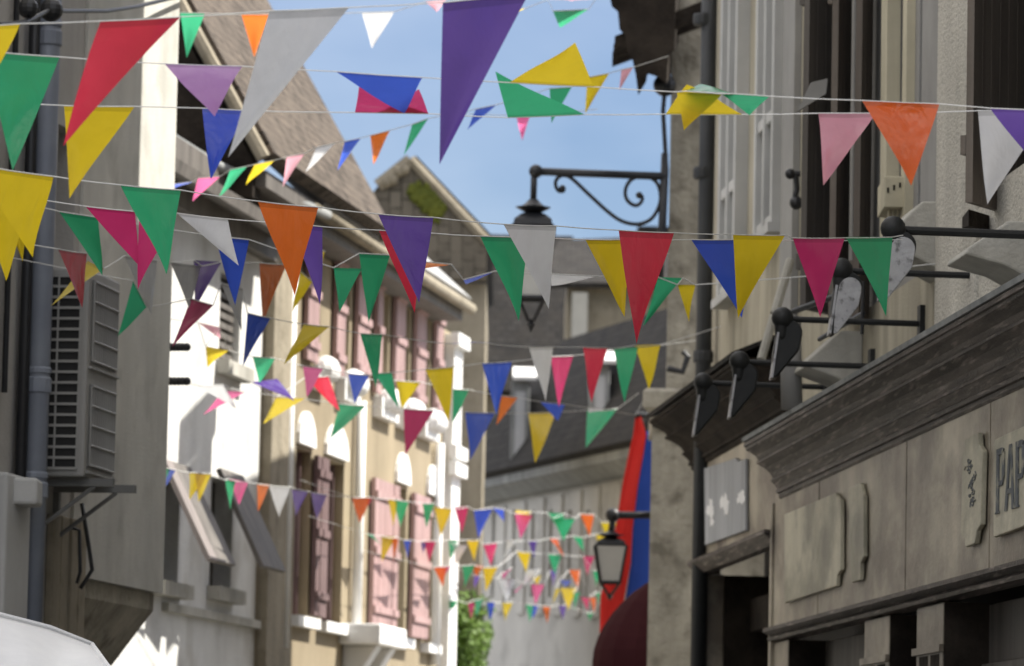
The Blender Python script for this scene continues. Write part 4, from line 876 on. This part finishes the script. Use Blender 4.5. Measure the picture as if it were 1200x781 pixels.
# ================================================================== bunting
PN = random.Random(21)
def pennant(parent, colour, a, b, tip, Za, Zb, Ln, curl=None):
    """triangular film pennant: corners a, b on the cord, tip blown to photo point tip; nominal length Ln decides how far it swings in depth"""
    A, B = P(*a, Za), P(*b, Zb); Zm = (Za + Zb) / 2; mid = (A + B) / 2
    T = P(*tip, Zm); pl = (T - mid).length
    if pl < Ln:
        dz = min(math.sqrt(Ln * Ln - pl * pl), .30) * (-1 if tip[1] < a[1] - 8 or (curl or 0) > .3 else 1); T = P(*tip, Zm + dz)
    nrm = (B - A).cross(T - A).normalized(); w_ = (B - A).length
    face = .25 + .75 * abs(nrm.dot(Fw)) ** 1.5
    NR, NC = 12, 8; mb = MB(); grid = []
    ph, am = PN.random() * 6.28, (.012 + .022 * PN.random()); am2 = PN.uniform(-.045, .045); sk = PN.uniform(-1, 1); cu = PN.choice((-1, 1)) * PN.uniform(.04, .18) * Ln if curl is None else curl * Ln; sd_ = PN.uniform(-.10, .10) * Ln
    for i in range(NR + 1):
        v = i / NR; row = []
        for j in range(NC + 1):
            u = j / NC; p = A.lerp(B, u).lerp(T, v)
            f = v * (1 - v * .35)
            off = am * f * (1 - v ** 3) * math.sin(u * 4.2 + v * (3 + sk) + ph) + am2 * math.sin(v * 2.6) * (1 - (2 * u - 1) ** 2 * (1 - v)) + .35 * am2 * v 
            off2 = cu * v * v * (1.4 - .4 * v) + sd_ * (2 * u - 1) ** 2 * (1 - v) * v * 2
            row.append(mb.bm.verts.new(p + nrm * off * face + Fw * off2))
        grid.append(row)
    for i in range(NR):
        for j in range(NC):
            vs = (grid[i][j], grid[i][j + 1], grid[i + 1][j + 1], grid[i + 1][j])
            f = mb.bm.faces.new(vs)
            for l, c in zip(f.loops, ((j / NC, i / NR), ((j + 1) / NC, i / NR), ((j + 1) / NC, (i + 1) / NR), (j / NC, (i + 1) / NR))): l[mb.uv].uv = c
    bmesh.ops.remove_doubles(mb.bm, verts=grid[NR], dist=.004)
    return build(mb, 'pennant', FO[colour], parent, smooth=True, label=colour_name.get(colour, colour) + ' pennant')
colour_name = dict(rose='pale rose', lilac='lilac', crimson='crimson')

def wall_x(Z, left):
    return (-7.5 if Z < 32.5 else -8.9) + .162 * Z if left else (4.45 - .0796 * Z if Z < 39 else 1.2)
def bunting(label, za, zb, flags, cord=(), ends=(True, True), r=.0021, Ln=.40, droop=.15):
    """za=(px, depth) .. zb=(px, depth): depth along the cord; flags: (colour, a, b, tip)"""
    def Zx(x):
        t = (x - za[0]) / (zb[0] - za[0]); return za[1] + (zb[1] - za[1]) * t
    pts = [p for f in flags for p in (f[1], f[2])] + list(cord)
    pts = sorted(set(pts)); keep = []
    for p in pts:
        if not keep or p[0] - keep[-1][0] > 3: keep.append(p)
    W_ = [P(x, y, Zx(x)) for x, y in keep]
    if ends[0]:
        t = Zx(keep[0][0]); q = Vector((wall_x(t, True), t, W_[0].z + droop))
        if q.x < W_[0].x: W_.insert(0, q)
    if ends[1]:
        t = Zx(keep[-1][0]); q = Vector((wall_x(t, False), t, W_[-1].z + droop))
        if q.x > W_[-1].x: W_.append(q)
    base = W_[len(W_) // 2].copy()
    t_ = thing('bunting', base, label, 'bunting', 'lines of coloured pennants strung across the street')
    # cord rides just above the hems
    pp = []
    for a_, b_ in zip(W_, W_[1:]):
        L_ = (b_ - a_).length; n = max(1, int(L_ / .12)); sag = min(.02 * L_, .03)
        for k in range(n): 
            t = k / n; q = a_.lerp(b_, t); q.z -= sag * 4 * t * (1 - t) * .25; pp.append(q)
    pp.append(W_[-1])
    mb = MB(); mb.tube(pp, r, 6); build(mb, 'cord', M['cord'], t_)
    for f in flags: pennant(t_, *f[:4], Zx(f[1][0]), Zx(f[2][0]), Ln, f[4] if len(f) > 4 else None)
    return t_

bunting('nearest and topmost bunting line with very large red, white and purple pennants', (0, 15.2), (620, 15.4), [
    ('yellow', (-60, 34), (24, 28), (-14, 112)), ('red', (118, 25), (212, 20), (66, 168), .6), ('white', (316, 13), (409, 9), (268, 186)), ('purple', (519, 3), (620, -8), (514, 192), .3)])
bunting('taut bunting line with lilac, folded blue, upturned yellow and large orange pennants', (0, 16.0), (1200, 16.6), [
    ('green', (-20, 60), (70, 67), (16, 200)), ('lilac', (193, 75), (284, 78), (247, 134), .5), ('blue', (393, 84), (495, 91), (474, 129)), ('yellow', (597, 97), (696, 102), (674, 48), .04),
    ('yellow', (793, 108), (846, 111), (802, 153), .12), ('green', (845, 110), (902, 113), (879, 135)), ('green', (803, 107), (860, 110), (820, 101), .03), ('orange', (1010, 118), (1101, 122), (1070, 222), .35), ('purple', (1160, 127), (1232, 130), (1218, 206))])
bunting('bunting line with upturned crimson, green and yellow pennants above the sky gap', (0, 16.5), (1200, 16.9), [
    ('yellow', (75, 124), (158, 125), (82, 237)), ('blue', (237, 127), (291, 130), (243, 206), .5), ('crimson', (416, 132), (502, 133.5), (421, 96), -.05), ('crimson', (440, 132.5), (502, 133.5), (491, 106), -.05),
    ('green', (595, 138), (685, 134.5), (580, 80)), ('yellow', (780, 134), (870, 134.5), (805, 103)), ('rose', (959, 133), (1027, 133), (970, 212), .55), ('white', (1146, 130), (1230, 128), (1156, 242))], cord=[(0, 120)])
bunting('long middle bunting line of large pennants, yellow at left to green by lamp arms', (0, 17), (1058, 22.6), [
    ('yellow', (-30, 193), (63, 207), (40, 302)), ('green', (141, 217), (212, 223), (191, 321)), ('orange', (302, 236), (373, 243), (345, 347)), ('purple', (443, 251), (508, 255), (491, 355)),
    ('white', (590, 263), (652, 265), (643, 362)), ('red', (725, 270), (790, 273), (748, 403)), ('yellow', (859, 275), (920, 276), (867, 374)), ('crimson', (929, 279), (990, 279), (961, 372)), ('green', (991, 278), (1046, 278), (1042, 371), .4)],
    cord=[(1058, 276)], ends=(True, False), r=.0026)
bunting('bunting line close behind the long middle one, starting yellow and ending deep blue', (0, 18.4), (1058, 22.75), [
    ('yellow', (-35, 225), (36, 232), (6, 329)), ('crimson', (100, 242), (158, 248), (162, 312), .05), ('crimson', (163, 252), (203, 261), (164, 342), -.05), ('white', (207, 250), (267, 257), (280, 312)), ('purple', (342, 262), (378, 266), (370, 355)),
    ('red', (444, 270), (500, 273), (486, 367)), ('green', (563, 277), (620, 278), (605, 376)), ('yellow', (686, 281), (742, 281), (735, 372)), ('blue', (810, 281), (870, 281), (866, 373))], cord=[(1058, 281)], ends=(True, False), r=.0026)
bunting('bunting line with small green, blue and white pennants crossing behind the big lantern', (0, 24), (815, 26), [
    ('yellow', (2, 236), (36, 240), (28, 310)), ('green', (69, 248), (115, 255), (118, 322)), ('blue', (252, 277), (292, 281), (275, 358)), ('green', (391, 314), (424, 315), (398, 366)), ('green', (421, 297), (457, 299), (430, 377)), ('orange', (497, 307), (529, 310), (494, 317)),
    ('blue', (543, 328), (580, 318), (546, 333)), ('white', (645, 321), (700, 324), (646, 333)), ('green', (771, 325), (800, 326), (754, 383)), ('yellow', (794, 334), (815, 334), (809, 381))], r=.0035)
bunting('drooping bunting line in front of the white house with purple, orange, white and crimson pennants', (60, 25), (390, 31), [
    ('red', (68, 292), (102, 297), (96, 361), .04), ('yellow', (103, 306), (122, 315), (60, 358)), ('white', (146, 300), (184, 305), (177, 370)), ('white', (200, 308), (236, 312), (219, 361)), ('purple', (227, 305), (260, 307), (229, 361)),
    ('orange', (304, 308), (336, 310), (308, 381)), ('yellow', (352, 318), (366, 330), (345, 367)), ('yellow', (371, 292), (381, 295), (374, 314))], r=.0035, ends=(True, False))
bunting('low bunting line with blue, crimson and olive yellow pennants blown sideways near the white wall', (140, 27), (790, 36), [
    ('green', (156, 329), (172, 360), (139, 393)), ('white', (259, 332), (284, 338), (284, 389)), ('crimson', (224, 350), (250, 358), (203, 408)), ('blue', (290, 367), (317, 373), (287, 431)), ('yellow', (356, 380), (386, 383), (334, 428)),
    ('green', (422, 391), (448, 392), (438, 454)), ('purple', (524, 403), (556, 401), (575, 403)), ('white', (620, 407), (648, 407), (638, 471)), ('red', (683, 407), (712, 408), (696, 472)), ('green', (719, 409), (748, 407), (734, 472)), ('yellow', (744, 405), (774, 404), (758, 456))], r=.003)
bunting('bunting line with sunlit yellow and mint pennants, then olive, blue and crimson ones', (240, 33), (680, 37), [
    ('rose', (232, 378), (258, 384), (258, 398)), ('yellow', (241, 406), (268, 411), (244, 432)), ('green', (296, 418), (323, 420), (303, 448)), ('pink', (355, 429), (379, 432), (358, 464)), ('blue', (408, 438), (433, 440), (415, 473)),
    ('green', (438, 438), (459, 437), (469, 478)), ('yellow', (498, 433), (532, 430), (526, 494)), ('blue', (565, 426), (600, 424), (583, 487)), ('crimson', (645, 418), (672, 417), (657, 477))], r=.003, Ln=.38)
bunting('bunting line with grey, purple and red pennants blown sideways before the white wall', (229, 35), (750, 42), [
    ('white', (229, 452), (262, 451), (275, 480)), ('pink', (262, 458), (287, 460), (238, 485)), ('purple', (295, 448), (325, 444), (344, 471)), ('yellow', (323, 466), (358, 467), (308, 496)), ('red', (357, 443), (385, 441), (399, 482)),
    ('yellow', (464, 446), (493, 448), (472, 480)), ('green', (531, 456), (550, 457), (528, 495)), ('orange', (588, 464), (607, 466), (581, 498)), ('blue', (633, 471), (662, 474), (652, 492)), ('white', (689, 478), (716, 481), (690, 484))], cord=[(745, 487)], r=.003, Ln=.36)
bunting('bunting line hanging lower, with green, crimson, blue, yellow and mint pennants', (386, 38), (730, 44), [
    ('green', (398, 473), (429, 476), (386, 513)), ('crimson', (473, 479), (509, 481), (474, 534)), ('blue', (545, 483), (580, 484), (550, 539)), ('yellow', (619, 484), (652, 483), (626, 543)), ('green', (688, 481), (724, 479), (686, 525))], r=.003)
bunting('swooping bunting line of small sunlit pennants from the left eaves up across the blue sky', (200, 33.5), (742, 33), [
    ('blue', (203, 216), (227, 213), (206, 222)), ('pink', (232, 209), (258, 207), (226, 236)), ('green', (270, 199), (290, 195), (257, 230)), ('yellow', (298, 193), (322, 188), (289, 220)), ('rose', (336, 184), (357, 180), (331, 218)), ('white', (371, 173), (393, 168), (358, 200)),
    ('blue', (404, 166), (423, 162), (395, 199)), ('orange', (434, 159), (457, 153), (437, 190)), ('green', (483, 146), (502, 139), (473, 181)), ('blue', (558, 128), (582, 123), (547, 151)), ('green', (644, 104), (670, 102), (646, 147)), ('yellow', (688, 91), (714, 86), (686, 135)), ('rose', (728, 82), (742, 79), (726, 108))],
    r=.003, ends=(True, False), cord=[(783, 66)])
bunting('high bunting line behind the topmost one, with small mint, orange and white pennants', (200, 34), (700, 34), [
    ('green', (211, 15), (240, 16), (219, 70)), ('orange', (283, 17), (316, 17), (297, 69)), ('white', (424, 15), (462, 14), (436, 59)), ('rose', (499, 2), (524, 0), (512, 16)), ('yellow', (600, 11), (616, 10), (604, 17)), ('green', (648, 13), (690, 11), (656, 33)), ('rose', (642, 0), (698, -1), (670, 2))], r=.003, ends=(True, True))
bunting('short row of small bright pennants across the white house, yellow, pink, orange and purple', (180, 34), (385, 39.5), [
    ('green', (183, 547), (200, 549), (185, 584)), ('blue', (197, 549), (206, 551), (189, 579)), ('yellow', (222, 554), (242, 555), (221, 586)), ('yellow', (228, 554), (248, 556), (232, 588)), ('green', (264, 563), (276, 564), (270, 598)), ('pink', (268, 561), (291, 565), (282, 592)),
    ('orange', (301, 567), (316, 568), (303, 600)), ('white', (315, 569), (340, 571), (327, 606)), ('purple', (342, 574), (361, 576), (345, 605)), ('purple', (364, 577), (383, 580), (372, 609))], r=.003, ends=(True, False), cord=[(412, 583)])
bunting('far bunting row at the height of the pink shutters, orange, green, crimson, blue and magenta', (410, 43), (730, 56), [
    ('orange', (412, 583), (435, 583), (422, 613)), ('crimson', (430, 583), (437, 584), (424, 606)), ('yellow', (455, 585), (466, 586), (459, 617)), ('green', (461, 586), (479, 588), (469, 618)), ('green', (495, 590), (509, 590), (500, 619)), ('yellow', (509, 594), (530, 597), (515, 629)), ('crimson', (532, 594), (549, 594), (541, 625)),
    ('blue', (555, 598), (577, 597), (562, 632)), ('blue', (577, 595), (590, 597), (591, 612)), ('yellow', (604, 598), (624, 600), (606, 610)), ('pink', (603, 602), (624, 604), (609, 632)), ('green', (641, 601), (661, 602), (658, 622)), ('green', (648, 608), (674, 608), (661, 634)), ('orange', (680, 602), (696, 603), (692, 629)), ('yellow', (704, 612), (725, 612), (709, 629))], r=.003)
bunting('far bunting row one below the magenta pennant row, yellow, crimson, white, green and red', (428, 43.5), (712, 57), [
    ('green', (428, 625), (437, 627), (445, 637)), ('yellow', (447, 628), (464, 629), (449, 659)), ('orange', (460, 631), (467, 632), (460, 657)), ('blue', (473, 633), (482, 633), (476, 656)), ('purple', (493, 635), (500, 637), (497, 650)), ('crimson', (497, 634), (511, 634), (502, 659)), ('green', (525, 633), (537, 633), (530, 657)), ('white', (532, 639), (548, 639), (534, 664)),
    ('yellow', (547, 633), (561, 633), (555, 658)), ('crimson', (566, 638), (583, 636), (575, 663)), ('white', (595, 634), (606, 634), (588, 657)), ('purple', (619, 634), (629, 634), (626, 656)), ('orange', (644, 631), (653, 631), (660, 653)), ('green', (671, 628), (682, 630), (685, 647)), ('yellow', (698, 626), (711, 626), (701, 643))], r=.003, Ln=.36)
bunting('distant bunting row with an orange, a mint and a bright yellow pennant beside the bush', (505, 46), (705, 57), [
    ('orange', (508, 665), (524, 664), (518, 688)), ('pink', (513, 664), (529, 663), (519, 679)), ('green', (542, 663), (557, 663), (544, 688)), ('orange', (553, 662), (567, 663), (558, 676)), ('yellow', (566, 665), (584, 664), (568, 693)), ('yellow', (605, 646), (622, 648), (616, 670)), ('green', (642, 649), (658, 650), (651, 674)), ('crimson', (683, 652), (697, 652), (689, 675)), ('green', (695, 669), (703, 669), (698, 688))], r=.003, Ln=.34)
bunting('distant bunting row with white, pink and blue pennants in front of the grey house', (550, 50), (700, 59), [
    ('purple', (555, 674), (563, 675), (557, 690)), ('pink', (588, 672), (600, 665), (590, 680)), ('white', (584, 678), (605, 679), (593, 706)), ('pink', (603, 693), (614, 684), (604, 696)), ('white', (616, 668), (633, 667), (614, 687)), ('yellow', (624, 678), (634, 674), (630, 686)), ('pink', (622, 685), (638, 685), (628, 709)), ('purple', (644, 669), (653, 668), (648, 688)), ('blue', (656, 680), (670, 681), (663, 689)), ('orange', (667, 668), (680, 668), (676, 690)),
    ('yellow', (657, 689), (676, 689), (667, 715)), ('yellow', (651, 690), (657, 690), (647, 709)), ('green', (672, 695), (680, 694), (671, 715)), ('crimson', (681, 700), (691, 701), (688, 716)), ('orange', (691, 700), (699, 701), (695, 718)), ('green', (698, 694), (703, 695), (701, 709))], r=.003, Ln=.34)
bunting('lowest and farthest bunting row, small green, crimson, blue, yellow and purple pennants', (520, 50), (700, 60), [
    ('green', (526, 704), (536, 704), (528, 723)), ('crimson', (548, 707), (557, 706), (553, 727)), ('green', (556, 703), (567, 702), (558, 723)), ('blue', (570, 706), (580, 706), (574, 728)), ('yellow', (588, 706), (601, 706), (593, 728)), ('green', (616, 708), (626, 709), (620, 730)), ('blue', (622, 709), (631, 710), (624, 725)), ('orange', (636, 710), (645, 711), (640, 731)), ('purple', (654, 709), (664, 709), (661, 727)), ('green', (687, 718), (696, 718), (692, 728))], r=.003, Ln=.34)
bunting('lone hot pink pennant on a cord against the blue sky', (520, 36), (760, 36), [('pink', (605, 136), (621, 136), (612, 165))], cord=[(540, 133), (700, 128)], r=.003, ends=(False, False))
